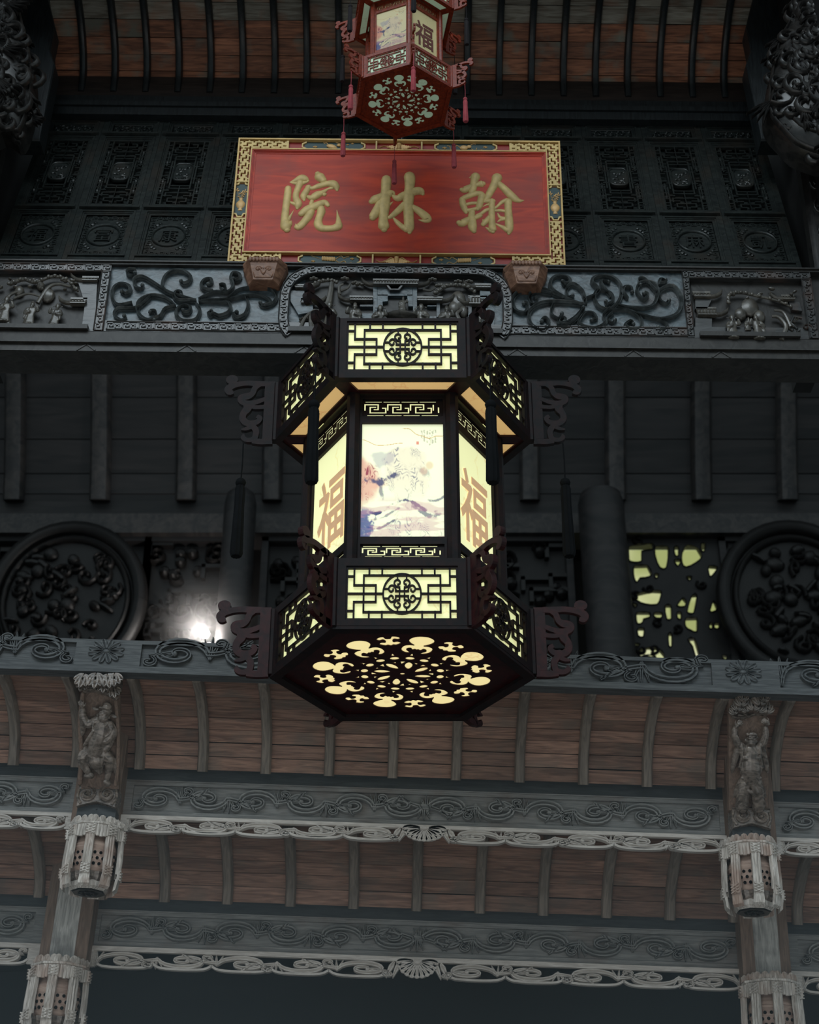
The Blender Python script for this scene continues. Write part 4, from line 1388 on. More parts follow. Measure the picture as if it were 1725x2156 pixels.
LS = [  # left scroll panel, traced: x, y, half width; each ends in a curl
    [(825, 190, 7), (700, 150, 9), (690, 100, 9), (720, 65, 10), (770, 60, 11), (805, 85, 10), (800, 110, 9), (775, 118, 9), (765, 105, 8)],
    [(700, 150, 8), (640, 110, 9), (600, 90, 9), (570, 100, 10), (575, 130, 10), (600, 135, 8), (602, 122, 7)],
    [(560, 200, 8), (500, 210, 9), (475, 180, 9), (480, 135, 10), (510, 115, 10), (545, 125, 10), (550, 150, 9), (530, 162, 9), (515, 150, 7)],
    [(740, 215, 8), (700, 180, 9), (640, 170, 10), (590, 195, 11), (585, 240, 10), (620, 268, 11), (655, 255, 10), (655, 235, 8), (635, 235, 7)],
    [(740, 215, 7), (700, 225, 8), (680, 255, 9), (650, 268, 8)],
    [(840, 190, 9), (920, 190, 9), (965, 195, 9), (975, 225, 9), (960, 245, 9), (925, 255, 9), (900, 245, 8), (890, 255, 7), (880, 240, 8), (893, 232, 6)],
    [(850, 185, 8), (960, 180, 9), (1040, 165, 9), (1100, 165, 9), (1140, 185, 9), (1140, 208, 9), (1105, 210, 8), (1100, 195, 7)],
    [(960, 180, 7), (1010, 140, 8), (1090, 130, 9), (1150, 140, 9), (1170, 175, 9), (1150, 205, 8), (1120, 205, 7)],
    [(1040, 170, 7), (1050, 210, 9), (1035, 250, 9), (1000, 262, 10), (985, 245, 8), (1000, 235, 6)],
    [(840, 180, 8), (900, 150, 9), (960, 150, 9), (985, 125, 9), (975, 95, 9), (985, 70, 10), (1010, 75, 10), (1015, 95, 9), (995, 105, 8), (985, 95, 7)],
    [(900, 150, 8), (860, 140, 9), (850, 120, 9), (865, 98, 9), (890, 95, 9), (895, 112, 8), (880, 118, 6)],
    [(830, 190, 8), (800, 190, 9), (755, 190, 9), (735, 170, 9), (745, 148, 9), (765, 150, 8), (765, 165, 7)],
    [(830, 200, 9), (845, 225, 8), (840, 255, 8), (820, 275, 9), (770, 275, 9), (745, 250, 9), (750, 220, 9), (780, 205, 8), (805, 215, 8), (800, 238, 8), (775, 240, 7), (773, 228, 6)],
    [(640, 170, 7), (590, 215, 7), (545, 225, 8), (500, 225, 8), (485, 250, 9), (510, 270, 10), (530, 262, 9), (525, 250, 7)],
    [(575, 60, 7), (545, 60, 8), (540, 75, 9), (560, 82, 9), (570, 70, 6)],
    [(955, 150, 6), (950, 125, 7), (930, 125, 6), (940, 140, 5)]]
K3 = 1.994
RS = [
    [(735, 210, 8), (660, 180, 9), (600, 140, 10), (600, 100, 10), (630, 82, 11), (670, 88, 10), (680, 112, 10), (655, 120, 9), (648, 105, 7)],
    [(650, 180, 8), (560, 140, 9), (480, 145, 10), (440, 180, 11), (450, 225, 10), (490, 235, 10), (500, 205, 9), (485, 198, 7)],
    [(600, 160, 7), (540, 150, 8), (510, 165, 9), (520, 200, 9), (540, 195, 8), (535, 175, 6)],
    [(735, 205, 8), (640, 195, 10), (560, 200, 10), (510, 235, 11), (515, 285, 10), (560, 305, 10), (590, 285, 9), (575, 262, 8), (560, 272, 7)],
    [(735, 215, 8), (720, 250, 9), (670, 290, 9), (630, 280, 9), (640, 255, 9), (660, 262, 8), (655, 275, 6)],
    [(610, 200, 7), (600, 240, 8), (630, 260, 7), (645, 240, 7)],
    [(745, 200, 8), (730, 150, 9), (690, 120, 9), (665, 140, 9), (670, 170, 8), (690, 165, 7)],
    [(735, 180, 8), (800, 150, 9), (770, 110, 9), (790, 85, 10), (850, 85, 11), (890, 120, 11), (890, 180, 10), (850, 225, 9), (800, 215, 8), (780, 170, 8), (800, 140, 8), (850, 155, 9), (860, 190, 8), (835, 205, 8), (830, 190, 6)],
    [(850, 170, 7), (810, 120, 8), (815, 100, 8), (840, 108, 6)],
    [(880, 205, 9), (940, 215, 10), (1020, 210, 10), (1045, 165, 11), (1030, 120, 11), (980, 115, 10), (960, 145, 10), (985, 180, 9), (1005, 165, 8), (990, 155, 6)],
    [(1040, 150, 8), (990, 100, 9), (970, 100, 9), (975, 120, 6)], [(920, 180, 8), (900, 150, 9), (910, 128, 9), (935, 130, 9), (940, 150, 7)],
    [(880, 210, 9), (980, 245, 10), (1060, 262, 10), (1130, 240, 11), (1145, 180, 11), (1110, 130, 11), (1060, 145, 10), (1055, 180, 9), (1080, 198, 9), (1095, 185, 7)],
    [(1050, 262, 8), (1085, 285, 9), (1080, 310, 9), (1055, 312, 8), (1050, 298, 6)], [(1085, 115, 8), (1055, 115, 9), (1060, 95, 8), (1080, 100, 6)],
    [(850, 220, 9), (820, 250, 9), (830, 280, 9), (790, 305, 9), (740, 300, 9), (715, 280, 9), (740, 240, 9), (775, 238, 9), (790, 262, 8), (770, 268, 7)],
    [(850, 225, 9), (920, 225, 9), (975, 260, 10), (975, 305, 10), (930, 310, 10), (910, 290, 9), (935, 270, 8), (945, 285, 6)],
    [(860, 240, 8), (840, 260, 8), (855, 280, 8), (868, 268, 6)], [(665, 300, 4), (620, 300, 6), (650, 285, 8), (700, 255, 8), (735, 215, 7)]]
def scroll_panel(ox, oy, k, curls, pa, pb, label):
    xa, xb = fx(pa), fx(pb)
    g = part('scroll_panel', MB().box(xa, xb, YF + .012, YF + .03, mz(.14), mz(.955)), 'frieze_ground', fr)
    g['label'] = label
    m = MB()
    for L in curls:
        P = [q for q in tr(ox, oy, k, cr(L, 4))]
        ws = [max(.004, p[2] * .80) for p in P]
        m.ribbon([p[:2] for p in P], ws, YF + .012, .030, 'hollow')
        m.ell((P[-1][0], YF + .0, P[-1][1]), (.011, .016, .011), 8, 5)
    part('scrollwork', m, 'tendril_wood', g, True)
scroll_panel(0, 540, K2, LS, 226, 596, 'left scroll panel of pierced tendrils')
scroll_panel(860, 540, K3, RS, 1066, 1442, 'right scroll panel of pierced tendrils')
# key borders
kb = MB()
bh = .030
m = MB()
m.box(fx(196), fx(1712), YF - .002, YF + .03, mz(-.02), mz(.14))
key_along(m, [(fx(232), mz(.0)), (fx(600), mz(.0))], FH * .115, .040, YF - .002, .006, .0026)
key_along(m, [(fx(1062), mz(.0)), (fx(1442), mz(.0))], FH * .115, .040, YF - .002, .006, .0026)
part('key_border', m, 'frieze_wood', fr, True)
# arched border round the middle scene
def arch(xa, xb, z0, z1, r, n=8):
    P = [(xa + .03, z0)]
    P += [(xa + .012, z0 + .02)] + [(xa, z0 + .08)]
    for i in range(n + 1):
        a = PI - PI / 2 * i / n
        P.append((xa + r + r * math.cos(a), z1 - r + r * math.sin(a)))
    for i in range(n + 1):
        a = PI / 2 - PI / 2 * i / n
        P.append((xb - r + r * math.cos(a), z1 - r + r * math.sin(a)))
    P += [(xb, z0 + .08), (xb - .012, z0 + .02), (xb - .03, z0)]
    return P
oa, ob = arch(fx(590), fx(1078), mz(-.02), mz(.965), .17), arch(fx(590) + .045, fx(1078) - .045, mz(-.02), mz(.965) - .045, .14)
m = MB()
n = len(oa)
vs = [(p[0], YF - .012, p[1]) for p in oa] + [(p[0], YF - .012, p[1]) for p in ob] + [(p[0], YF + .03, p[1]) for p in oa] + [(p[0], YF + .03, p[1]) for p in ob]
m.add(vs, [(i, i + 1, n + i + 1, n + i) for i in range(n - 1)] + [(2 * n + i, 2 * n + i + 1, i + 1, i) for i in range(n - 1)] + [(n + i, n + i + 1, 3 * n + i + 1, 3 * n + i) for i in range(n - 1)])
key_along(m, ob[::1], .045, .040, YF - .012, .006, .0026)
ab_ = part('arched_border', m, 'frieze_wood', fr, True)
# corner grounds outside the arch
m = MB()
for px0, px1 in ((596, 640), (1020, 1072)):
    m.box(fx(px0), fx(px1), YF + .02, YF + .03, mz(.1), mz(.955))
part('corner_ground', m, 'frieze_ground', fr)
# square borders of the two end scenes
m = MB()
def sq_border(pxa, pxb, inner):
    xa, xb = fx(pxa), fx(pxb)
    w = .044
    za, zb2 = mz(-.02), mz(.955)
    m.box(xa, xb, YF - .008, YF + .03, zb2 - w, zb2)
    key_along(m, [(xa, zb2 - w), (xb, zb2 - w)], w, .044, YF - .008, .006, .0026)
    if inner:
        m.box(xb - w, xb, YF - .008, YF + .03, za, zb2 - w)
        key_along(m, [(xb, za), (xb, zb2 - w)], w, .044, YF - .008, .006, .0026)
    else:
        m.box(xa, xa + w, YF - .008, YF + .03, za, zb2 - w)
        key_along(m, [(xa + w, za), (xa + w, zb2 - w)], w, .044, YF - .008, .006, .0026)
sq_border(-60, 226, True)
sq_border(1450, 1712, True)
x_ = fx(1450)
m.box(x_ - .02, x_ + .012, YF - .006, YF + .03, mz(-.02), mz(.955))
key_along(m, [(x_ + .01, mz(0)), (x_ + .01, mz(.95))], .03, .036, YF - .006, .006, .0022)
part('square_border', m, 'frieze_wood', fr, True)
m = MB()
m.ribbon([tuple(p) for p in [(fx(1700) - .07, mz(.12)), (fx(1700) - .10, mz(.2)), (fx(1700) - .08, mz(.3)), (fx(1700) - .04, mz(.28))]], .008, YF - .0, .014, 'round')
m.ribbon(spiral(fx(1690), mz(.14), .025, .02, 0, 1.2, 12), .004, YF - .004, .012, 'round')
part('corner_curl', m, 'frieze_wood', fr, True)

# scene pieces --------------------------------------------------
def figure(px, py0, h, lean=0.0, seated=False, hat='cap', arm=1, label=None, dark=False):
    """robed figure in deep relief; px = centre, py0 = feet row, h = height in metres"""
    x, z = FP(px, py0)
    y = YF - .012
    s = h
    m = MB()
    X = lambda t: x + lean * s * t
    if seated:
        limb(m, [(X(.2), y, z + .05 * s, .24 * s), (X(.4), y, z + .35 * s, .17 * s), (X(.7), y, z + .62 * s, .14 * s)], 8)
    else:
        m.lathe([(.20 * s, 0), (.23 * s, .03 * s), (.19 * s, .22 * s), (.15 * s, .42 * s), (.17 * s, .58 * s), (.15 * s, .72 * s), (.06 * s, .78 * s)], 10, (0, 0, 0), rmod=lambda j: 1 if j % 2 else .88)
        m.v = [(x + v[0] + lean * v[2], y + v[1] * .6, z + v[2]) for v in m.v]
        m.box(X(0) - .11 * s, X(0) - .02 * s, y - .15 * s, y, z - .01 * s, z + .03 * s)
        m.box(X(0) + .02 * s, X(0) + .12 * s, y - .15 * s, y, z - .01 * s, z + .03 * s)
    hx, hz = X(.86), z + .86 * s
    m.ell((hx, y - .03 * s, hz), (.085 * s, .085 * s, .105 * s), 8, 6)
    if hat == 'cap':
        m.lathe([(.095 * s, .03 * s), (.10 * s, .06 * s), (.085 * s, .09 * s), (.07 * s, .155 * s)], 8, (hx, y - .02 * s, hz))
        for sx in (-1, 1):
            m.ell((hx + sx * .15 * s, y, hz + .06 * s), (.055 * s, .02 * s, .03 * s), 7, 4)
    else:
        m.ell((hx, y - .02 * s, hz + .10 * s), (.07 * s, .06 * s, .07 * s), 8, 5)
    m.ell((hx, y - .10 * s, hz - .10 * s), (.03 * s, .03 * s, .08 * s), 6, 5)
    for sx in (-1, 1):
        e = arm * sx
        if e > 0:
            limb(m, [(X(.7) + sx * .13 * s, y, z + .70 * s, .07 * s), (X(.6) + sx * .24 * s, y - .06 * s, z + .60 * s, .07 * s), (X(.6) + sx * .20 * s, y - .12 * s, z + .74 * s, .05 * s)], 7)
        else:
            limb(m, [(X(.7) + sx * .13 * s, y, z + .70 * s, .07 * s), (X(.5) + sx * .19 * s, y - .05 * s, z + .50 * s, .08 * s), (X(.5) + sx * .04 * s, y - .13 * s, z + .50 * s, .05 * s)], 7)
            limb(m, [(X(.5) + sx * .17 * s, y - .05 * s, z + .46 * s, .06 * s), (X(.3) + sx * .20 * s, y - .05 * s, z + .28 * s, .04 * s)], 6)
    o = sculpt('carved_figure', m, 'frieze_scroll', .0034, fr, None, 1)
    if label:
        o['label'] = label
    return o
def roof(pa, pya, pb, pyb, depth, curl=1, n=None):
    """small tiled roof: ribs run down from ridge row pya to eave row pyb between columns pa and pb"""
    xa, xb = fx(pa), fx(pb)
    z1_, z0_ = FP(pa, pya)[1], FP(pa, pyb)[1]
    m = MB()
    y = YF + .012
    n = n or max(4, int((xb - xa) / .0135))
    m.box(xa, xb, y - .008, y, z0_, z1_)
    for i in range(n + 1):
        t = i / n
        x = xa + (xb - xa) * t
        z0e = z0_
        m.tube([(x, y - .004, z1_), (x, y - depth * .5, (z1_ + z0e) / 2 - .003), (x, y - depth, z0e)], .0046, 6)
    m.box(xa - .004, xb + .004, y - .012, y, z1_ - .004, z1_ + .006)
    m.box(xa, xb, y - depth, y, z0_ - .006, z0_ - .001)
    for sx, x in ((-1, xa), (1, xb)):
        if curl in (sx, 2):
            m.ribbon(cr([(x - sx * .02, z0_ + .004), (x + sx * .02, z0_ + .004), (x + sx * .05, z0_ + .022), (x + sx * .06, z0_ + .04)], 4), [.010] * 9 + [.008, .006, .004, .002], y - .01, .02, 'round')
    return part('tiled_roof', m, 'frieze_scroll', fr, True)
def slab(polys, name='carved_building', mat='frieze_wood', y0=None, d=.018):
    m = MB()
    for P in polys:
        m.prism([FP(*p) for p in P], YF + .03, YF + .03 - d, .002)
    return part(name, m, mat, fr)
def cz(pts):  # zoom px of the centre scene -> photo px
    return [(590 + a / 3.52, 560 + b / 3.52) for a, b in pts]
ground = part('scene_ground', MB().box(fx(600), fx(1070), YF + .022, YF + .03, mz(-.02), mz(.93)).box(fx(-60), fx(205), YF + .022, YF + .03, mz(-.02), mz(.93)).box(fx(1460), fx(1700), YF + .022, YF + .03, mz(-.02), mz(.93)), 'frieze_dark', fr)
part('ledge', MB().box(fx(612), fx(1056), YF - .03, YF + .03, mz(-.03), mz(.035)).box(fx(-60), fx(196), YF - .03, YF + .03, mz(-.03), mz(.03)).box(fx(1465), fx(1672), YF - .03, YF + .03, mz(-.03), mz(.03)), 'frieze_dark', fr)
slab([cz([(690, 150), (720, 150), (720, 470), (690, 470)]), cz([(985, 150), (1015, 150), (1015, 470), (985, 470)]),
      cz([(720, 150), (985, 150), (985, 220), (720, 220)]), cz([(720, 210), (800, 210), (800, 260), (760, 265), (760, 310), (720, 310)]), cz([(940, 210), (985, 210), (985, 300), (950, 300)]),
      cz([(1160, 270), (1185, 270), (1185, 380), (1160, 380)]), cz([(1395, 220), (1420, 230), (1420, 440), (1395, 440)]), cz([(1510, 310), (1590, 310), (1590, 440), (1510, 440)]),
      cz([(75, 180), (180, 180), (180, 250), (245, 290), (245, 340), (135, 360), (75, 260)]), cz([(590, 285), (690, 285), (690, 300), (590, 300)]), cz([(1090, 290), (1160, 290), (1160, 300), (1090, 300)]),
      cz([(590, 350), (690, 350), (690, 440), (590, 440)]), cz([(1090, 370), (1160, 370), (1160, 440), (1090, 440)]), cz([(1480, 180), (1590, 190), (1600, 270), (1480, 240)]), cz([(1430, 440), (1560, 440), (1560, 500), (1430, 500)])], mat='frieze_ground', d=.03)
slab([cz([(780, 152), (920, 152), (885, 196), (812, 196)]), cz([(800, 160), (900, 160), (875, 188), (822, 188)])], 'hanging_tablet', d=.05)
roof(*[v for p in cz([(690, 100), (1020, 148)]) for v in p], .04, 2)
roof(*[v for p in cz([(520, 225), (685, 262)]) for v in p], .035, -1)
roof(*[v for p in cz([(1020, 230), (1200, 265)]) for v in p], .035, 1)
roof(*[v for p in cz([(110, 140), (200, 165)]) for v in p], .03, 1)
roof(*[v for p in cz([(160, 245), (250, 278)]) for v in p], .03, 1)
roof(*[v for p in cz([(1450, 135), (1560, 165)]) for v in p], .03, -1)
roof(*[v for p in cz([(1400, 225), (1530, 285)]) for v in p], .03, -1)
def vine(pts, r, name='carved_tree', ox=590, oy=560, k=3.52, bead=0):
    m = MB()
    P = [FP(ox + a / k, oy + b / k) for a, b in pts]
    C = cr(P, 5)
    n = len(C)
    m.tube([(p[0], YF - .006, p[1]) for p in C], [r * (1.15 - .6 * i / n) for i in range(n)], 8)
    if bead:
        for i in range(0, n, 2):
            m.ell((C[i][0], YF - .012, C[i][1]), (r * 1.2, r, r * .9), 8, 5, rot=i)
    return part(name, m, 'frieze_scroll', fr, True)
vine([(240, 470), (230, 400), (250, 340), (300, 345)], .013)
vine([(300, 330), (350, 300), (370, 230), (385, 130)], .020)
vine([(225, 215), (230, 160), (290, 125), (370, 115), (420, 130)], .010, bead=1)
vine([(440, 220), (440, 160), (470, 140)], .008)
vine([(450, 190), (500, 170), (520, 140)], .007)
vine([(1150, 210), (1220, 160), (1300, 150), (1380, 160), (1440, 200)], .010, bead=1)
vine([(1060, 180), (1110, 190), (1150, 170)], .007)
vine([(150, 470), (180, 400), (230, 350), (290, 345)], .009)
vine([(1290, 470), (1330, 420), (1310, 360), (1350, 330)], .013)
m = MB()
for (a, b, r) in ((1320, 250, .05), (1290, 300, .035), (1360, 330, .03)):
    x, z = FP(590 + a / 3.52, 560 + b / 3.52)
    m.ell((x, YF + .01, z), (r * .8, .022, r * 1.2), 9, 6)
for (a, b) in ((250, 98), (480, 98), (560, 130), (590, 140), (1130, 105), (1200, 150), (1320, 120), (1400, 120), (1180, 150)):
    x, z = FP(590 + a / 3.52, 560 + b / 3.52)
    for q in range(3):
        m.ell((x + (q - 1) * .012, YF - .002, z + (q % 2) * .006), (.011, .012, .008), 8, 5)
for i in range(14):
    x, z = FP(590 + (150 + (i % 7) * 17) / 3.52, 560 + (395 - (i % 7) * 9 + (i // 7) * 20) / 3.52)
    m.ell((x, YF + .002, z), (.008, .012, .006), 7, 4)
part('rocks_and_clouds', m, 'frieze_scroll', fr, True)
tb = MB()
x, z = FP(590 + 905 / 3.52, 560 + 375 / 3.52)
tb.ell((x, YF - .0, z), (.085, .045, .020), 14, 6, rot=-.08)
tb.ell((x - .01, YF + .0, z - .045), (.062, .035, .026), 12, 6)
part('carved_table', tb, 'frieze_scroll', fr, True)
figure(590 + 365 / 3.52, 560 + 470 / 3.52, .150, -.03, hat='cap', arm=-1)
figure(590 + 540 / 3.52, 560 + 476 / 3.52, .152, .05, hat='bun', arm=-1)
figure(590 + 720 / 3.52, 560 + 484 / 3.52, .142, .10, hat='cap', arm=1)
figure(590 + 905 / 3.52, 560 + 350 / 3.52, .090, .05, True, 'bun', 1)
figure(590 + 1055 / 3.52, 560 + 486 / 3.52, .150, -.06, hat='cap', arm=-1)
figure(590 + 1215 / 3.52, 560 + 490 / 3.52, .145, .10, hat='bun', arm=1)
figure(590 + 1465 / 3.52, 560 + 436 / 3.52, .090, 0, hat='bun', arm=-1)
# left and right end scenes
for (px, py, h, l, hat, a) in ((60, 688, .140, .06, 'bun', 1), (112, 690, .130, .1, 'cap', -1), (8, 682, .15, 0, 'cap', 1), (1545, 716, .135, 0, 'cap', 1), (1600, 718, .145, -.08, 'bun', -1), (1575, 700, .08, .1, 'bun', 1)):
    figure(px, py, h, l, False, hat, a)
roof(150, 628, 182, 640, .03, -1)
roof(168, 583, 200, 592, .03, -1)
roof(1462, 615, 1496, 626, .03, 1)
roof(1466, 648, 1505, 664, .03, 1)
roof(1648, 622, 1672, 632, .03, -1)
slab([[(165, 595), (205, 592), (200, 690), (172, 690), (178, 640)], [(1464, 628), (1500, 630), (1490, 650), (1464, 650)], [(1464, 668), (1500, 670), (1500, 708), (1464, 706)],
      [(1660, 632), (1685, 636), (1690, 655), (1668, 652)], [(-20, 640), (10, 636), (14, 690), (-20, 690)]], mat='frieze_wood', d=.03)
ee = dict(ox=0, oy=0, k=1)
vine([(18, 690), (14, 650), (20, 625), (40, 615)], .011, **ee)
vine([(20, 600), (50, 590), (75, 596), (110, 584), (140, 590), (165, 615)], .010, bead=1, **ee)
vine([(80, 640), (100, 610), (120, 600), (150, 605)], .010, **ee)
vine([(30, 630), (60, 620), (90, 628)], .007, **ee)
vine([(1534, 640), (1536, 622), (1560, 618), (1590, 624), (1640, 636), (1668, 650)], .009, bead=1, **ee)
vine([(1645, 718), (1655, 690), (1640, 670), (1625, 668)], .012, **ee)
vine([(1665, 690), (1650, 660), (1630, 655)], .009, **ee)
m = MB()
for (px, py, r) in ((1580, 645, .045), (1560, 660, .03), (1600, 665, .03), (100, 620, .035), (85, 600, .02), (40, 612, .025)):
    x, z = FP(px, py)
    m.ell((x, YF + .01, z), (r, .025, r * 1.25), 9, 6)
rg = random.Random(9)
for i in range(26):
    px = rg.choice((rg.uniform(-10, 180), rg.uniform(1500, 1680)))
    x, z = FP(px, rg.uniform(588, 612) + (20 if px > 900 else 0))
    m.ell((x, YF - .002, z), (rg.uniform(.008, .018), .012, rg.uniform(.005, .009)), 8, 5, rot=rg.uniform(-.5, .5))
for i in range(16):
    x, z = FP(1668 + rg.uniform(-6, 14), 690 + rg.uniform(-16, 16))
    m.ribbon([(x, z), (x + rg.uniform(-.03, .03), z + rg.uniform(0, .03))], [.003, .001], YF - .004, .008, 'round')
part('rocks_and_clouds', m, 'frieze_scroll', fr, True)

# ---------------------------------------------------------------- great carved corbels in the top corners
def corbel(side, outline, Y, seed, label):
    cxp = sum(p[0] for p in outline) / len(outline)
    P = [loc(FU, a, b, Y) for a, b in outline]
    P2 = [(p.x, p.z) for p in P]
    zlo = min(p[1] for p in P2)
    t = thing('corbel', label, 'corbel', FU, (P2[0][0], Y, zlo))
    C = cr(P2, 4, True)
    cx, cz_ = sum(p[0] for p in C) / len(C), sum(p[1] for p in C) / len(C)
    n = len(C)
    m = MB()
    vs = [(p[0], Y + .14, p[1]) for p in C]
    for (k, y) in ((1, .03), (.94, -.03), (.8, -.07), (.5, -.10), (.2, -.115)):
        vs += [(cx + (p[0] - cx) * k, Y + y, cz_ + (p[1] - cz_) * k) for p in C]
    fs = [tuple(range(n))] + [(r * n + i, r * n + (i + 1) % n, (r + 1) * n + (i + 1) % n, (r + 1) * n + i) for r in range(5) for i in range(n)] + [tuple(5 * n + i for i in range(n))[::-1]]
    m.add(vs, fs)
    part('body', m, 'corbel_wood', t, True)
    m = MB()
    rg = random.Random(seed)
    def inside(x, z):
        c = False
        for (a, b), (d, e_) in zip(C, C[1:] + C[:1]):
            if (b > z) != (e_ > z) and x < (d - a) * (z - b) / (e_ - b) + a:
                c = not c
        return c
    bb = [min(p[0] for p in C), max(p[0] for p in C), min(p[1] for p in C), max(p[1] for p in C)]
    cnt = 0
    while cnt < 230:
        x, z = rg.uniform(bb[0], bb[1]), rg.uniform(bb[2], bb[3])
        if not inside(x, z):
            continue
        cnt += 1
        rho = next((q / 20 for q in range(1, 21) if inside(cx + (x - cx) / (q / 20), cz_ + (z - cz_) / (q / 20))), 1)
        y = Y + float(np.interp(rho, (.2, .5, .8, .94, 1), (-.115, -.10, -.07, -.03, .03))) + .006
        r = rg.uniform(.035, .085)
        if cnt % 3:
            m.ribbon(spiral(x, z, r, r * rg.uniform(.7, 1.3), rg.uniform(0, 6), rg.choice((-1, 1)) * rg.uniform(.7, 1.4), 14), taper(15, .007, .017, .007), y, .03, 'round')
        else:
            a = rg.uniform(-2.6, -.5)
            for q in range(4):
                b = a + (q - 1.5) * .22
                L = r * 2.0
                m.ribbon(cr([(x, z), (x + L * .5 * math.cos(b) + .008, z + L * .5 * math.sin(b)), (x + L * math.cos(b + .2), z + L * math.sin(b + .2))], 3), taper(7, .006, .012, .002, False), y, .028, 'round')
    part('carved_scrolls', m, 'corbel_wood', t, True)
    m = MB()
    m.ribbon([(cx + (p[0] - cx) * .97, cz_ + (p[1] - cz_) * .97) for p in C + C[:1]], .010, Y - .01, .03, 'round')
    part('carved_rim', m, 'corbel_wood', t, True)
corbel(-1, [(-120, -60), (12, -30), (50, 60), (68, 150), (64, 220), (40, 285), (0, 270), (-60, 300), (-120, 250)], 5.80, 4, 'massive dark carved corbel at the upper left corner')
corbel(1, [(1850, -60), (1705, -40), (1672, 30), (1640, 90), (1622, 170), (1618, 240), (1650, 285), (1690, 318), (1770, 330), (1850, 250)], 5.80, 8, 'massive dark carved corbel at the upper right corner')
# dark wing bracket behind each corbel
for sx, px in ((-1, 95), (1, 1592)):
    P = [loc(FU, a, b, 6.3) for a, b in ([(px, -30), (px + sx * -22, 60), (px - sx * 12, 110), (px - sx * 22, 140), (px + sx * 10, 300), (px + sx * 60, 300), (px + sx * 60, -30)])]
    m = MB().prism([(p.x, p.z) for p in P], 6.4, 6.28, .01)
    tag(part('wing_bracket', m, 'black_lacquer', None, F=FU), 'plain dark bracket board beside the %s corbel' % ('left' if sx < 0 else 'right'), 'bracket')

# ================================================================ the two palace lanterns
lantern('lit_lantern', 'large glowing hexagonal palace lantern with black tassels in the middle', Vector((-.030, 5.95, 2.57)), 0, 1, True, False, .16)
lp = at(850, 214, 5.40)
lantern('red_lantern', 'small unlit red wooden hexagonal lantern hanging before the red board', lp, -21.5, .446, False, True, 2.0)
pl_ = bpy.data.lights.new('lantern_bulb', 'POINT')
pl_.energy = 5
pl_.color = (1, .86, .6)
pl_.shadow_soft_size = .05
po = bpy.data.objects.new('lantern_bulb', pl_)
COL.objects.link(po)
po.location = (-.03, 5.95, 2.75)

# ================================================================ LOWER EAVES
def LP(px, py, Y):
    return loc(FL, px, py, Y)
YB1, YB2, YB3 = 7.0, 7.65, 8.35
def zc_(py, Y):
    return loc(FL, 862, py, Y).z
Z1A, Z1B = zc_(1436, YB1), zc_(1368, YB1)      # beam one
Z2A, Z2B = zc_(1739, YB2), zc_(1662, YB2)      # carved beam two
V2A = zc_(1774, YB2)
Z3A, Z3B = zc_(2017, YB3), zc_(1938, YB3)
V3A = zc_(2062, YB3)
def rinceau(mb, xa, xb, z0, z1, n, y0, d, wmax, prof='groove', back=0, mirror=True, solid=False):
    """running acanthus scroll of n spirals between xa and xb"""
    u = (xb - xa) / n
    h = z1 - z0
    zc = (z0 + z1) / 2
    half = n / 2
    for i in range(n):
        s = 1 if i % 2 == 0 else -1
        dr = -1 if (mirror and i < half) else 1        # which way the spiral unrolls
        cx = xa + (i + .5) * u
        zz = zc - s * h * .03
        a0 = PI if dr > 0 else 0
        # spiral turns through the top (s>0) or the bottom (s<0) first
        t = -1 if (s > 0) == (dr > 0) else 1
        sp = spiral(cx, zz, u * .43, h * .45, a0, t * 1.55, 30, .10)
        far = cx - dr * u * .43
        lead = [(far - dr * u * .62, zc + s * h * .40), (far - dr * u * .34, zc + s * h * .10)] if 0 < (i if dr > 0 else n - 1 - i) else [(far - dr * u * .05, zc - s * h * .44)]
        lead = [(min(max(p[0], xa + .004), xb - .004), min(max(p[1], z0), z1)) for p in lead]
        pts = cr(lead + [sp[0], sp[2]], 4)[:-4] + sp[1:]
        ws = taper(len(pts), wmax * .35, wmax, wmax * .42)
        mb.ribbon(pts, ws, y0, d, prof, back)
        e = pts[-1]
        mb.ell((e[0], y0 - d * .5, e[1]), (wmax * .75, d * .6 + .001, wmax * .75), 8, 5)
        # sub-curl hanging off the outer edge
        cx2, cz2 = cx + dr * u * .40, zc - s * h * .30
        sp2 = spiral(cx2, cz2, u * .13, h * .17, (PI / 2 if s > 0 else -PI / 2), -t * 1.1, 14, .15)
        mb.ribbon([(cx + dr * u * .08, zc - s * h * .02)] + sp2, taper(16, wmax * .3, wmax * .55, wmax * .4), y0, d, prof, back)
        # leaf fan at the joint
        jx, jz = cx - dr * u * .46, zc + s * h * .05
        for k, (dx, dz) in enumerate(((-.02, .46), (.10, .40), (-.14, .38))):
            q = [(jx, jz - s * h * .25), (jx + dr * dx * u * .6, jz + s * dz * h * .3), (jx + dr * dx * u, min(max(jz + s * dz * h, z0), z1))]
            mb.ribbon(cr(q, 3), taper(7, wmax * .25, wmax * .55, wmax * .08, False), y0, d * (.9 - .1 * k), prof, back)
        for k, (dx, dz) in enumerate(((.30, .05), (.24, -.16))):
            q = [(cx + dr * u * .02, zz - s * h * .02), (cx + dr * u * .12, zz + s * h * dz * .5), (cx + dr * dx * u, zz + s * dz * h)]
            mb.ribbon(cr(q, 3), taper(7, wmax * .2, wmax * .42, wmax * .08, False), y0, d * .8, prof, back)
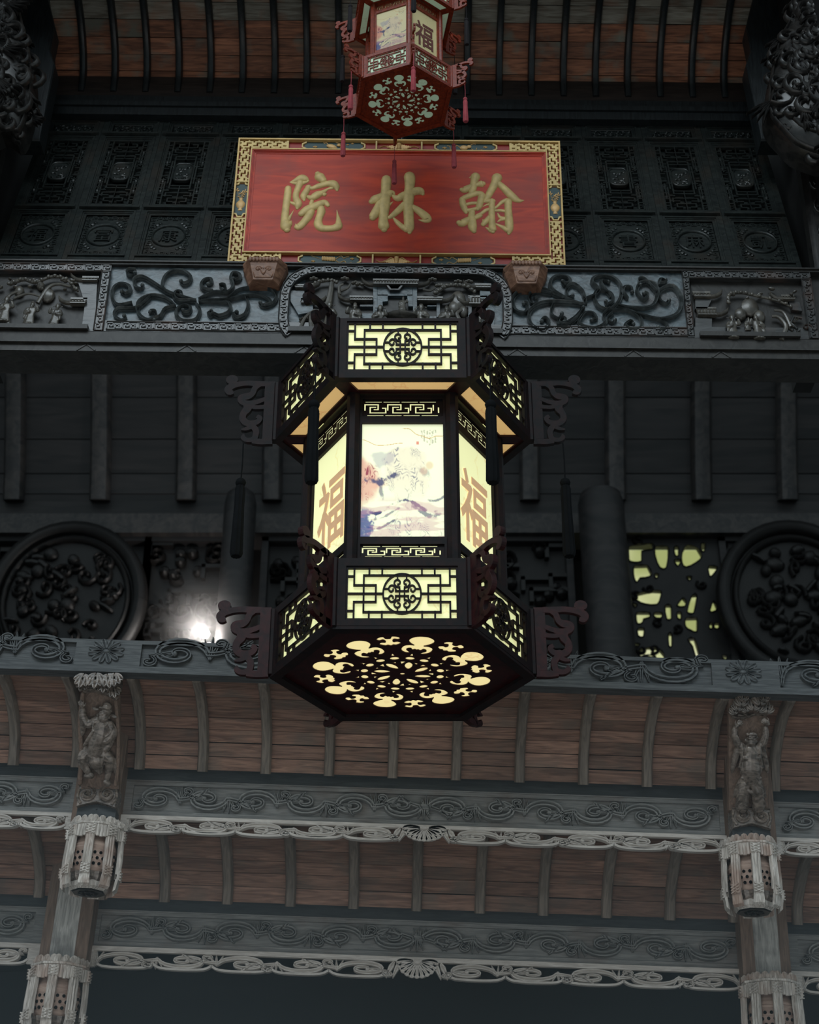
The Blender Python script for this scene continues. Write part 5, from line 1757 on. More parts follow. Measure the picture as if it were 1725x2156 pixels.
def flower(mb, cx, cz, rx, rz, y0, d, n=10, half=False):
    for i in range(n):
        a = (PI + PI * (i + .5) / n) if half else 2 * PI * (i + .5) / n
        px, pz = cx + rx * .62 * math.cos(a), cz + rz * .62 * math.sin(a)
        q = [(cx + rx * .2 * math.cos(a), cz + rz * .2 * math.sin(a)), (px, pz), (cx + rx * math.cos(a), cz + rz * math.sin(a))]
        w = max(rx, rz) * (1.35 if not half else .9) * PI / n * (.5 if not half else .8)
        mb.ribbon(cr(q, 3), [w * .3, w * .6, w * .85, w, w, w * .8, w * .25], y0, d, 'groove')
    mb.ell((cx, y0, cz), (rx * .22, d * 1.4, rz * .22), 10, 5)

# ---- soffits: boards between beams with curved rafters
def soffit(prof, y_rows, xs, rafter_px, Yr, raf_hw, raf_h, label, mat_b='eave_board', ends=2):
    c = thing('ceiling', label, None, FL, (0, prof[0][0], prof[0][1]), kind='structure')
    C = cr(prof, 6)
    # resample into board rows of equal length
    L = [0]
    for a, b in zip(C, C[1:]):
        L.append(L[-1] + math.hypot(b[0] - a[0], b[1] - a[1]))
    def pt(s):
        i = max(k for k in range(len(L) - 1) if L[k] <= s + 1e-9)
        t = (s - L[i]) / (L[i + 1] - L[i])
        return (C[i][0] + (C[i + 1][0] - C[i][0]) * t, C[i][1] + (C[i + 1][1] - C[i][1]) * t)
    for r in range(y_rows):
        a, b = pt(L[-1] * .985 * r / y_rows), pt(L[-1] * .985 * (r + 1) / y_rows)
        board_row(c, 'board', a, b, xs, mat_b, .014, .0035)
    for x in xs:
        part('rafter', MB().sweep(C, x, raf_hw, raf_h), 'eave_rafter', c, True)
    part('backing', MB().sweep([(a, b + .03) for a, b in C], 0, 3.2, -.02), 'hall_dark', c)
    return c
def xs_from(px0, px1, py, Y, n, lo, hi):
    a, b = LP(px0, py, Y).x, LP(px1, py, Y).x
    s = (b - a) / n
    k0 = int(math.floor((lo - a) / s))
    k1 = int(math.ceil((hi - a) / s))
    return [a + s * k for k in range(k0, k1 + 1)]
S1 = [(YB1 + .08, Z1A + .035), (YB1 + .25, Z1A + .02), (YB1 + .42, Z1A - .045), (YB1 + .545, Z1A - .15), (YB1 + .60, zc_(1640, YB2 - .05))]
xs1 = xs_from(425, 1362, 1630, 7.58, 7, -2.25, 2.25)
soffit(S1, 9, xs1, None, 7.6, .0265, .045, 'upper curved board soffit with rounded rafters below the lit lantern')
Z3T = zc_(1917, YB3 - .05)
S2 = [(YB2 + .08, Z2A + .04), (YB2 + .27, Z2A + .025), (YB2 + .45, Z2A - .045), (YB2 + .60, Z2A - .15), (YB3 - .05, Z3T)]
xs2 = xs_from(478, 1410, 1905, 8.28, 7, -2.6, 2.6)
soffit(S2, 8, xs2, None, 8.3, .0285, .045, 'lower curved board soffit with rounded rafters between the carved beams')
# plain dark bands closing the soffits at the back
tag(part('trim_3', MB().box(-2.9, 2.9, YB2 - .0, YB2 + .08, Z2B + .002, Z2B + .16), 'dark_band', None, F=FL), 'plain dark band between upper soffit and carved beam', None, kind='structure')
tag(part('trim_4', MB().box(-3.1, 3.1, YB3 - .0, YB3 + .08, Z3B + .002, Z3B + .16), 'dark_band', None, F=FL), 'plain dark band between lower soffit and lowest beam', None, kind='structure')

# ---- beam one (top of the lower eaves)
b1 = thing('carved_beam', 'uppermost grey eave beam with carved acanthus, half hidden by the lit lantern', 'carved beam', FL, (0, YB1, Z1A))
x_ = lambda px, py=1430, Y=YB1: LP(px, py, Y).x
m = MB().box(-2.6, 2.6, YB1 + .02, YB1 + .08, Z1A, Z1B).box(-2.6, 2.6, YB1 - .004, YB1 + .02, Z1A, Z1A + .035).box(-2.6, 2.6, YB1 - .004, YB1 + .02, Z1B - .02, Z1B)
for a, b in ((1500, 1642), (150, 290)):
    m.box(x_(a), x_(b), YB1 - .004, YB1 + .02, Z1A + .035, Z1B - .02)
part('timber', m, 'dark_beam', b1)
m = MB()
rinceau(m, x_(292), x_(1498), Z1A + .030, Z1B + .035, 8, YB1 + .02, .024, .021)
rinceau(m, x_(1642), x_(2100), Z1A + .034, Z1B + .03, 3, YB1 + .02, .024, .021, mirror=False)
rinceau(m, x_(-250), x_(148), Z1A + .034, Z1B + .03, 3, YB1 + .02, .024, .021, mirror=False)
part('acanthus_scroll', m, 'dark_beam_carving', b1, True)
for px in (1566, 216):
    m = MB()
    flower(m, x_(px), (Z1A + Z1B) / 2 + .022, .092, .066, YB1 - .004, .010, 12)
    part('carved_flower', m, 'dark_beam_carving', b1, True)

# ---- carved beams and openwork valances, bay by bay
def bay(nm, xa, xb, Y, za, zb, vz, n, nv, lab1, lab2, ca, cb):
    m = MB()
    b = thing('carved_beam', lab1, 'carved beam', FL, ((xa + xb) / 2, Y, za), 'scroll-carved eave beams')
    h = zb - za
    m.box(xa, xb, Y + .016, Y + .07, za, zb)
    m.box(xa, xb, Y, Y + .016, za, za + h * .15).box(xa, xb, Y, Y + .016, zb - h * .13, zb)
    m.box(xa, ca, Y, Y + .016, za + h * .15, zb - h * .13).box(cb, xb, Y, Y + .016, za + h * .15, zb - h * .13)
    m.box(xa, xb, Y - .006, Y + .016, zb - h * .03, zb)
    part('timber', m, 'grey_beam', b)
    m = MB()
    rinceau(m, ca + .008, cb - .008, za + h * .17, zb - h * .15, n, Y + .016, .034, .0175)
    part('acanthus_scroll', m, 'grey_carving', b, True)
    # valance
    v = thing('valance', lab2, 'valance', FL, ((xa + xb) / 2, Y - .03, vz), 'openwork valances under the eave beams')
    H = za - vz
    yv = Y - .032
    m = MB().box(xa, xb, yv, yv + .03, za - H * .24, za - .002)
    m.box(xa, ca - .01, yv, yv + .03, vz, za - H * .24).box(cb + .01, xb, yv, yv + .03, vz, za - H * .24)
    m.box(ca - .01, ca + .004, yv + .006, yv + .03, vz + .002, za - H * .24).box(cb - .004, cb + .01, yv + .006, yv + .03, vz + .002, za - H * .24)
    part('rail', m, 'pale_carving', v)
    m = MB()
    full = nv > 6
    z0, z1 = vz + .002, za - H * .22
    if full:
        mid = (ca + cb) / 2
        rinceau(m, ca, mid - .12, z0, z1, nv // 2, yv + .014, .014, .0135, 'groove', .018, mirror=False)
        q = MB()
        rinceau(q, ca, mid - .12, z0, z1, nv // 2, yv + .014, .014, .0135, 'groove', .018, mirror=False)
        q.v = [(2 * mid - a, b_, c) for a, b_, c in q.v]
        part('openwork_scroll', q, 'pale_carving', v, True)
        # undulating lower lip
    else:
        rinceau(m, ca, cb, z0, z1, nv, yv + .014, .014, .0135, 'groove', .018, mirror=False)
    nn = nv if full else nv
    u = (cb - ca) / (nn + (1.0 if full else 0))
    k = int((cb - ca) / u)
    for i in range(k):
        xc = ca + (i + .5) * u
        if full and abs(xc - (ca + cb) / 2) < .14:
            continue
        w = u * .50
        m.ribbon(cr([(xc - w, z0 + H * .22), (xc - w * .72, z0 + .004), (xc, z0 - .001), (xc + w * .72, z0 + .004), (xc + w, z0 + H * .22)], 3), .0065, yv + .008, .008, 'flat', .024)
    part('openwork_scroll', m, 'pale_carving', v, True)
    if full:
        m = MB()
        mid = (ca + cb) / 2
        flower(m, mid, z1 + .004, .115, H * .82, yv + .012, .012, 11, True)
        m.prism([(mid - .11, z1 + .006), (mid + .11, z1 + .006), (mid + .09, z1 - H * .42), (mid + .04, z0 + .006), (mid - .04, z0 + .006), (mid - .09, z1 - H * .42)], yv + .03, yv + .012)
        for sx in (-1, 1):
            for k2, dx in enumerate((.10, .135)):
                m.ribbon(cr([(mid + sx * (dx - .01), z1 - .004), (mid + sx * (dx + .012), (z0 + z1) / 2), (mid + sx * (dx + .03), z0 - .004)], 3), taper(7, .006, .016, .002, False), yv + .012, .012, 'groove', .012)
        part('half_flower', m, 'pale_carving', v, True)
    return b, v
def X2(px, py=1710):
    return LP(px, py, YB2).x
def X3(px, py=1985):
    return LP(px, py, YB3).x
LAB = [('middle', 'middle bay'), ('left', 'left end bay'), ('right', 'right end bay')]
bay('m', X2(250), X2(1548), YB2, Z2A, Z2B, V2A, 12, 10, 'long upper grey beam with carved scrolls between the two figure brackets', 'long upper openwork valance with half flower, between the figure brackets', X2(275), X2(1515))
bay('l', X2(-260), X2(172), YB2, Z2A, Z2B, V2A, 4, 4, 'short upper grey scroll beam left of the hatted figure bracket', 'short upper openwork valance left of the hatted figure bracket', X2(-240), X2(144))
bay('r', X2(1612), X2(2050), YB2, Z2A, Z2B, V2A, 4, 4, 'short upper grey scroll beam right of the big-bellied figure bracket', 'short upper openwork valance right of the big-bellied figure bracket', X2(1640), X2(2030))
bay('m', X3(172), X3(1592), YB3, Z3A, Z3B, V3A, 12, 10, 'long lowest grey beam with shadowed scrolls between the lower posts', 'long lowest openwork valance with half flower, between the lower posts', X3(206), X3(1555))
bay('l', X3(-340), X3(98), YB3, Z3A, Z3B, V3A, 4, 4, 'short lowest grey scroll beam left of the lower left post', 'short lowest openwork valance left of the lower left post', X3(-320), X3(66))
bay('r', X3(1655), X3(2100), YB3, Z3A, Z3B, V3A, 4, 4, 'short lowest grey scroll beam right of the lower right post', 'short lowest openwork valance right of the lower right post', X3(1680), X3(2080))

# ---- posts
YP1, YP2 = 7.50, 8.18
def lpost(px, py, Y, w, z0, z1, lab):
    x = LP(px, py, Y).x
    t = thing('eave_post', lab, 'post', FL, (x, Y, z0))
    h = w / 2
    m = MB()
    q = h * .52
    # chamfered post: pale front face, brown flanks as separate parts
    m.add([(x - q, Y, z0), (x + q, Y, z0), (x + q, Y, z1), (x - q, Y, z1), (x - q, Y + .02, z0), (x + q, Y + .02, z0), (x + q, Y + .02, z1), (x - q, Y + .02, z1)],
          [(0, 1, 2, 3), (7, 6, 5, 4), (0, 4, 5, 1), (1, 5, 6, 2), (2, 6, 7, 3), (3, 7, 4, 0)])
    part('front_face', m, 'grey_post', t)
    m = MB().add([(x - h, Y + .03, z0), (x - q, Y + .002, z0), (x + q, Y + .002, z0), (x + h, Y + .03, z0), (x + h, Y + .16, z0), (x - h, Y + .16, z0),
                  (x - h, Y + .03, z1), (x - q, Y + .002, z1), (x + q, Y + .002, z1), (x + h, Y + .03, z1), (x + h, Y + .16, z1), (x - h, Y + .16, z1)],
                 [(0, 1, 7, 6), (1, 2, 8, 7), (2, 3, 9, 8), (3, 4, 10, 9), (4, 5, 11, 10), (5, 0, 6, 11), (0, 1, 2, 3, 4, 5), (11, 10, 9, 8, 7, 6)])
    part('shaft', m, 'brown_post', t)
    return x
xl1 = lpost(207, 1640, YP1, .235, zc_(1800, YP1) - .0, Z1A - .06, 'upper left brown eave post behind the hatted figure')
xr1 = lpost(1580, 1640, YP1, .235, zc_(1800, YP1), Z1A - .06, 'upper right brown eave post behind the big-bellied figure')
xl2 = lpost(137, 1960, YP2, .255, zc_(2075, YP2), Z2A - .08, 'lower left pale-faced eave post above the lower pendant')
xr2 = lpost(1612, 1960, YP2, .255, zc_(2075, YP2), Z2A - .08, 'lower right pale-faced eave post above the lower pendant')

# ---- pendant finials shaped like little basket lanterns
def pendant(x, Y, ztop, s, label):
    t = thing('pendant', label, 'pendant', FL, (x, Y, ztop - .34 * s), 'carved lantern-shaped pendants', local=True)
    R, top = .138 * s, .34 * s
    a8 = PI / 8
    m = MB()
    m.lathe([(R * .97, top - .070 * s), (R, top - .045 * s), (R * 1.0, top - .038 * s), (R * 1.05, top - .036 * s), (R * 1.05, top - .026 * s), (R * .9, top - .022 * s), (R * .8, top - .022 * s), (R * .8, top - .06 * s)], 8, a0=a8)
    part('rim', m, 'weathered_wood', t)
    m = MB()
    for k in range(8):
        A = Matrix.Rotation(k * PI / 4 + PI / 8, 4, 'Z')
        for j in range(3):
            yy = (j - 1) * R * .27
            rr = R * .90
            M = A @ Matrix.Translation((rr * .98, yy, top - .022 * s)) @ Matrix.Rotation(PI / 2, 4, 'Z')
            m.ell((0, 0, .010 * s), (R * .145, .006 * s, .024 * s), 8, 5, M=M)
            for q in (-1, 0, 1):
                m.ribbon([(q * R * .02, 0), (q * R * .07, .024 * s)], .0016 * s, -.006 * s, .003 * s, 'round', M=M)
    part('petal_crest', m, 'weathered_wood', t, True)
    m = MB()
    for k in range(8):
        A = Matrix.Rotation(k * PI / 4 + PI / 8, 4, 'Z')
        for j in range(5):
            yy = (j - 2) * R * .125
            M = A @ Matrix.Translation((R * .935, yy, 0))
            m.lathe([(.009 * s, top - .102 * s + abs(j - 2) * .003), (.010 * s, top - .095 * s), (.009 * s, top - .04 * s)], 7, M=M)
    part('fluted_valance', m, 'weathered_wood', t, True)
    # eight fluted straps
    for k in range(8):
        A = Matrix.Rotation(k * PI / 4, 4, 'Z')
        m = MB()
        w, d = .022 * s, .012 * s
        prof = [(R * .985, top - .045 * s), (R * 1.0, top - .10 * s), (R * 1.03, top - .20 * s), (R * 1.02, top - .262 * s)]
        for (o, hw_) in ((-.66, .3), (0, .3), (.66, .3)):
            vs = []
            for (r, z) in prof:
                vs += [(r - d, w * (o - hw_), z), (r + d * .3, w * (o - hw_), z), (r + d * .62, w * o, z), (r + d * .3, w * (o + hw_), z), (r - d, w * (o + hw_), z)]
            n = 5
            fs = [(i * n + j, i * n + (j + 1) % n, (i + 1) * n + (j + 1) % n, (i + 1) * n + j) for i in range(len(prof) - 1) for j in range(n)] + [(0, 1, 2, 3, 4), (19, 18, 17, 16, 15)]
            m.add(vs, fs, A)
        vs = []
        for (r, z) in prof:
            vs += [(r - d * 1.3, -w, z), (r, -w, z), (r, w, z), (r - d * 1.3, w, z)]
        m.add(vs, [(i * 4 + j, i * 4 + (j + 1) % 4, (i + 1) * 4 + (j + 1) % 4, (i + 1) * 4 + j) for i in range(3) for j in range(4)] + [(0, 1, 2, 3), (15, 14, 13, 12)], A)
        # criss-cross bindings at both ends, and the splayed tail of the strap
        for (zz, rr) in ((top - .068 * s, R * 1.03), (top - .268 * s, R * 1.06)):
            M = A @ Matrix.Translation((rr, 0, zz)) @ Matrix.Rotation(PI / 2, 4, 'Z')
            m.box(-w * 1.1, w * 1.1, -.004 * s, .010 * s, -.024 * s, .024 * s, M=M)
            for q in (-1, 0, 1):
                m.bar((-w, (q - .6) * .014 * s), (w, (q + .6) * .014 * s), .0026 * s, -.004 * s, -.011 * s, M=M)
                m.bar((-w, (q + .6) * .014 * s), (w, (q - .6) * .014 * s), .0026 * s, -.004 * s, -.009 * s, M=M)
        m.add([(R * .95, -w, top - .285 * s), (R * 1.06, -w * 1.1, top - .285 * s), (R * 1.06, w * 1.1, top - .285 * s), (R * .95, w, top - .285 * s),
               (R * .90, -w * 1.3, top - .352 * s), (R * 1.0, -w * 1.3, top - .34 * s), (R * 1.0, w * 1.3, top - .34 * s), (R * .90, w * 1.3, top - .352 * s)],
              [(0, 1, 2, 3), (7, 6, 5, 4), (0, 4, 5, 1), (1, 5, 6, 2), (2, 6, 7, 3), (3, 7, 4, 0)], A)
        part('strap', m, 'weathered_wood', t)
    m = MB()
    m.lathe([(R * .58, top - .07 * s), (R * .72, top - .095 * s), (R * .80, top - .125 * s), (R * .82, top - .132 * s), (R * .81, top - .140 * s), (R * .84, top - .144 * s), (R * .84, top - .152 * s), (R * .82, top - .156 * s),
             (R * .83, top - .20 * s), (R * .74, top - .25 * s), (R * .62, top - .285 * s)], 24)
    dr = part('drum', m, 'drum_wood', t, True)
    m = MB()
    for k in range(24):
        for j in range(3):
            ang = (k + .5 * (j % 2)) * PI / 12
            r = R * (.845, .83, .80)[j]
            M = Matrix.Rotation(ang, 4, 'Z') @ Matrix.Translation((r - .002 * s, 0, top - (.178, .205, .232)[j] * s)) @ Matrix.Rotation(PI / 2, 4, 'Y')
            m.lathe([(.0082 * s, -.004 * s), (.0082 * s, .0022 * s)], 8, M=M)
    part('hole_shade', m, 'shade_black', dr)  # solid dark discs on the drum, painted as the shade of drilled holes
    m = MB()
    m.lathe([(R * .66, top - .275 * s), (R * .80, top - .268 * s), (R * .74, top - .30 * s), (R * .60, top - .318 * s)], 32, rmod=lambda j: 1 if j % 2 else .90)
    part('petal_collar', m, 'figure_wood', t, True)
    m = MB().lathe([(R * .66, top - .308 * s), (R * .73, top - .316 * s), (R * .73, top - .338 * s), (R * .64, top - .352 * s)], 8, a0=a8)
    part('boss', m, 'weathered_wood', t)
    m = MB()
    m.lathe([(R * .635, top - .350 * s), (R * .58, top - .358 * s), (R * .1, top - .356 * s)], 8, a0=a8)
    for k in range(8):
        m.ell((R * .26 * math.cos(k * PI / 4), R * .26 * math.sin(k * PI / 4), top - .359 * s), (R * .12, R * .12, .005 * s), 7, 4)
    m.ell((0, 0, top - .361 * s), (R * .12, R * .12, .008 * s), 8, 4)
    part('carved_underside', m, 'corbel_wood', t, True)
    return t
pa = LP(197, 1742, YP1)
pendant(LP(196, 1800, YP1 + .02).x, YP1 + .03, pa.z + .028, 1.0, 'carved wooden lantern-shaped pendant below the hatted figure bracket')
pa = LP(1583, 1782, YP1)
pendant(LP(1583, 1840, YP1 + .02).x, YP1 + .03, pa.z + .028, 1.0, 'carved wooden lantern-shaped pendant below the big-bellied figure bracket')
pa = LP(118, 2034, YP2)
pendant(LP(118, 2100, YP2 + .02).x, YP2 + .03, pa.z + .028, 1.10, 'carved wooden lantern-shaped pendant at the bottom left corner')
pa = LP(1627, 2070, YP2)
pendant(LP(1627, 2120, YP2 + .02).x, YP2 + .03, pa.z + .028, 1.10, 'carved wooden lantern-shaped pendant at the bottom right corner')

# ---- figure brackets
YG = 7.44
def leafcap(m, TX, rows, dy):
    """overlapping carved leaves; rows of (x, y, size, angle)"""
    for (a, b, r, an) in rows:
        x, z, k, y = TX(a, b)
        y += dy
        L = r * k * 1.35
        for q in (-.9, -.45, 0, .45, .9):
            t = an + q
            l2 = L * (1 - .28 * abs(q))
            P = cr([(x, z), (x + l2 * .5 * math.cos(t), z + l2 * .5 * math.sin(t)), (x + l2 * math.cos(t), z + l2 * math.sin(t))], 3)
            m.ribbon(P, [L * .10, L * .18, L * .24, L * .25, L * .22, L * .14, L * .02], y - .012 * (1 - abs(q) * .5), .012, 'groove')
def cloud_console(x, z, Y, w, h, label_parent):
    """block under the figure: two big cloud scrolls in front, curved soffit"""
    m = MB()
    P = [(-w, h), (w, h), (w * 1.02, h * .45), (w, -.10 * h), (w * .6, .02 * h), (0, .16 * h), (-w * .6, .02 * h), (-w, -.10 * h), (-w * 1.02, h * .45)]
    m.prism([(x + a, z + b) for a, b in P], Y + .10, Y - .02, .004)
    part('console', m, 'figure_wood', label_parent)
    m = MB()
    for sx in (-1, 1):
        m.ribbon(spiral(x + sx * w * .52, z + h * .55, w * .46, h * .40, (PI / 2), sx * 1.5, 26, .12), taper(27, .006, .012, .007), Y - .018, .018, 'hollow')
        m.ell((x + sx * w * .52, Y - .02, z + h * .55), (.010, .014, .010), 8, 5)
        m.ribbon(cr([(x + sx * w * .95, z + h * .8), (x + sx * w * .99, z + h * .4), (x + sx * w * .8, z + h * .05)], 4), .008, Y - .018, .012, 'round')
    m.ribbon([(x - w, z + h * .97), (x + w, z + h * .97)], .004, Y - .018, .012, 'round')
    part('cloud_scroll', m, 'figure_wood', label_parent, True)
    m = MB().prism([(x + a * 1.0, z + b) for a, b in ((-w, -.08 * h), (-w * .6, .02 * h), (0, .14 * h), (w * .6, .02 * h), (w, -.08 * h), (w, -.52 * h), (-w, -.52 * h))], Y + .10, Y + .012)
    m.ell((x, Y + .01, z - .12 * h), (.005, .005, .005), 8, 5)
    part('under_block', m, 'dark_band', label_parent)
def figure_bracket(px0, py0, k, label, draw, zcon):
    base = LP(px0 + 60, py0 + 300, YG)
    t = thing('figure_bracket', label, 'bracket', FL, (base.x, YG, base.z))
    kk = 1 / k * .002415
    def TX(a, b):
        Y = YG - .41 * min(1.05, max(0, (1690 + (px0 > 900) * 30 - py0 - b / k) / 265))
        p = LP(px0 + a / k, py0 + b / k, Y)
        return p.x, p.z, kk * Y / YG, Y
    def S(a, b, r, d=0.0):
        x, z, q, Y = TX(a, b)
        return (x, Y - d * q, z, r * q)
    draw(t, TX, S, kk)
    c = TX(zcon[0], zcon[1])
    cloud_console(c[0], c[1], YG, zcon[2] * kk, zcon[3] * kk, t)
def sl(m, S, pts, n=8):
    limb(m, [S(*p) for p in pts], n)
def se(m, S, kk, a, b, rx, ry, rz, d=0, rot=0):
    p = S(a, b, 1, d)
    m.ell(p[:3], (rx * kk, ry * kk, rz * kk), 12, 8, rot=rot)
def face(m, S, kk, a, b, s, til, beard, mouth_open):
    """old man's head centred at (a, b), s = half width, built outward from depth 40"""
    c_, s_ = math.cos(til), math.sin(til)
    def q(x, y):  # local face coordinates, y down
        return a + (x * c_ - y * s_) * s, b + (x * s_ + y * c_) * s
    D = 62
    se(m, S, kk, a, b, s * .92, s * .95, s * 1.15, D - s * .2)
    for sx in (-1, 1):
        p = q(sx * .42, -.02); se(m, S, kk, *p, s * .30, s * .22, s * .24, D + s * .62)        # cheek
        p = q(sx * .34, -.34); se(m, S, kk, *p, s * .30, s * .16, s * .09, D + s * .72, til)     # brow
        p = q(sx * .33, -.17); se(m, S, kk, *p, s * .15, s * .10, s * .07, D + s * .76, til)     # eyeball
        p = q(sx * 1.0, .02); se(m, S, kk, *p, s * .13, s * .20, s * .32, D - s * .1, til)       # ear
    sl(m, S, [q(0, -.28) + (s * .10, D + s * .72), q(0, .08) + (s * .15, D + s * .92)], 7)
    for sx in (-1, 1):
        p = q(sx * .15, .13); se(m, S, kk, *p, s * .11, s * .10, s * .09, D + s * .84)
        sl(m, S, [q(sx * .08, .30) + (s * .09, D + s * .82), q(sx * .32, .36) + (s * .08, D + s * .72), q(sx * .46, .62) + (s * .05, D + s * .6)], 6)
    for i in range(10):
        an = 2 * PI * i / 10
        p = q(.20 * math.cos(an), .52 + (.16 if mouth_open else .10) * math.sin(an)); se(m, S, kk, *p, s * .075, s * .09, s * .06, D + s * .68)
    for j in range(-2, 3):
        sl(m, S, [q(j * .16, .72) + (s * .16, D + s * .5), q(j * .15, 1.2) + (s * .15, D + s * .42), q(j * .07, 1.2 + beard * (1 - abs(j) * .15)) + (s * .06, D + s * .25)], 7)
def hand(m, S, a, b, ang, L, d, thumb=1, curl=0):
    """open hand: palm, four fingers and a thumb"""
    c, s = math.cos(ang), math.sin(ang)
    def q(u, v):
        return a + u * c - v * s, b + u * s + v * c
    sl(m, S, [q(0, 0) + (L * .26, d), q(L * .45, 0) + (L * .30, d + 2)], 8)
    for i, (v, l) in enumerate(((-.30, .48), (-.10, .58), (.10, .56), (.30, .44))):
        sl(m, S, [q(L * .45, v * L) + (L * .095, d + 4), q(L * (.45 + l * .6), v * L * 1.08) + (L * .085, d + 6), q(L * (.45 + l), v * L * 1.1 + curl * L * .1) + (L * .065, d + 2)], 6)
    sl(m, S, [q(L * .10, thumb * .25 * L) + (L * .11, d + 4), q(L * .30, thumb * .50 * L) + (L * .09, d + 6), q(L * .52, thumb * .58 * L) + (L * .07, d + 6)], 6)
def draw_left(t, TX, S, kk):
    # arched niche, leaf canopy
    m = MB()
    for L in ([(150, 250, 30, 5), (110, 600, 30, 0), (130, 1000, 32, 0), (110, 1370, 34, 0)], [(560, 330, 26, 0), (590, 700, 26, 0), (590, 1100, 26, 0), (560, 1390, 26, 0)]):
        sl(m, S, L)
    p = [TX(a, b) for a, b in ((110, 200), (600, 200), (590, 1420), (110, 1420))]
    m.add([(q[0], q[3] + .03, q[1]) for q in p] + [(q[0], q[3] + .07, q[1]) for q in p], [(0, 1, 2, 3), (7, 6, 5, 4), (0, 4, 5, 1), (1, 5, 6, 2), (2, 6, 7, 3), (3, 7, 4, 0)])
    part('backboard', m, 'brown_post', t, True)
    m = MB()
    leafcap(m, TX, [(180, 30, 150, -PI / 2 - .2), (330, 20, 160, -PI / 2), (470, 30, 150, -PI / 2 + .3), (560, 20, 140, -PI / 2 + .1), (190, 90, 130, -PI / 2 - .3), (420, 110, 130, -PI / 2 + .1), (540, 190, 120, -PI / 2 + .3), (300, 120, 70, -PI / 2)], -.012)
    p = [TX(a, b) for a, b in ((120, -30), (600, -30), (600, 160), (120, 140))]
    m.prism([(q[0], q[1]) for q in p], p[2][3] + .08, p[2][3] + .02)
    m.ribbon(cr([TX(*q)[:2] for q in ((150, 215), (260, 190), (400, 230), (520, 290), (600, 340))], 5), .009, TX(300, 220)[3] + .01, .03, 'round')
    part('leaf_canopy', m, 'figure_wood', t, True)
    m = MB()
    # robe: torso leaning, skirts, sleeves
    sl(m, S, [(400, 620, 95, 25), (370, 760, 125, 30), (330, 900, 125, 30), (320, 1000, 120, 26)], 10)
    sl(m, S, [(300, 1000, 100, 40), (330, 1120, 110, 40), (370, 1240, 45, 52)], 10)
    sl(m, S, [(200, 980, 70, 30), (160, 1060, 80, 45), (170, 1150, 60, 40), (215, 1230, 48, 40)], 9)
    sl(m, S, [(430, 1020, 80, 30), (490, 1100, 72, 30), (480, 1220, 50, 32), (460, 1330, 36, 34)], 9)
    sl(m, S, [(195, 1300, 30, 55), (260, 1290, 44, 45)], 9)     # boot, left
    sl(m, S, [(440, 1375, 30, 60), (470, 1390, 42, 36)], 9)     # boot, right
    sl(m, S, [(540, 1080, 36, 0), (560, 1200, 30, 0), (560, 1300, 10, 0)], 8)
    # folds
    for L in ([(240, 1010, 16, 120), (290, 1120, 14, 130), (350, 1230, 10, 90)], [(430, 1010, 16, 100), (420, 1130, 14, 120), (380, 1240, 10, 90)], [(260, 960, 14, 130), (330, 1080, 16, 140), (430, 1060, 14, 110)],
              [(300, 650, 12, 120), (290, 780, 14, 140), (250, 900, 14, 120)], [(480, 650, 14, 100), (430, 720, 12, 120)], [(140, 1060, 10, 110), (190, 1110, 10, 110), (240, 1180, 8, 80)]):
        sl(m, S, L, 7)
    # raised right arm (viewer's left) and open palm
    sl(m, S, [(330, 600, 66, 40), (220, 640, 62, 40), (160, 560, 55, 40), (150, 470, 44, 45)], 9)
    sl(m, S, [(160, 600, 52, 20), (150, 720, 40, 10), (130, 780, 14, 5)], 8)
    hand(m, S, 148, 445, -PI / 2 - .2, 96, 62, 1)
    # left arm with wide sleeve, hand on tablet
    sl(m, S, [(490, 650, 62, 40), (530, 760, 66, 50), (460, 860, 60, 80), (370, 880, 44, 110)], 9)
    sl(m, S, [(500, 850, 56, 40), (450, 960, 50, 60), (400, 1020, 36, 60)], 9)
    for L in ([(540, 700, 10, 110), (500, 800, 10, 130), (420, 860, 9, 140)], [(500, 850, 9, 120), (440, 920, 9, 120), (380, 940, 8, 110)]):
        sl(m, S, L, 6)
    hand(m, S, 330, 880, PI + .35, 62, 125, -1)
    # official's tablet
    sl(m, S, [(190, 930, 24, 110), (250, 840, 26, 130), (305, 765, 24, 140)], 6)
    face(m, S, kk, 415, 545, 78, .16, 1.35, True)
    # winged cap
    sl(m, S, [(455, 475, 70, 50), (462, 425, 66, 45)], 14)
    sl(m, S, [(380, 455, 16, 100), (455, 470, 20, 126), (520, 500, 16, 95)], 7)
    se(m, S, kk, 455, 445, 40, 20, 26, 112)
    se(m, S, kk, 315, 445, 52, 14, 24, 35, rot=-.15)
    se(m, S, kk, 545, 540, 50, 14, 24, 35, rot=-.4)
    sculpt('figure', m, 'figure_wood', .0027, t, None, 1)['label'] = 'bearded man in winged cap and robe raising one open hand'
    m = MB()
    p = S(405, 600, 1, 128)
    m.ell(p[:3], (15 * kk, 8 * kk, 13 * kk), 8, 5)
    part('mouth', m, 'shade_black', t, True)  # dark blob standing for shade inside the open mouth
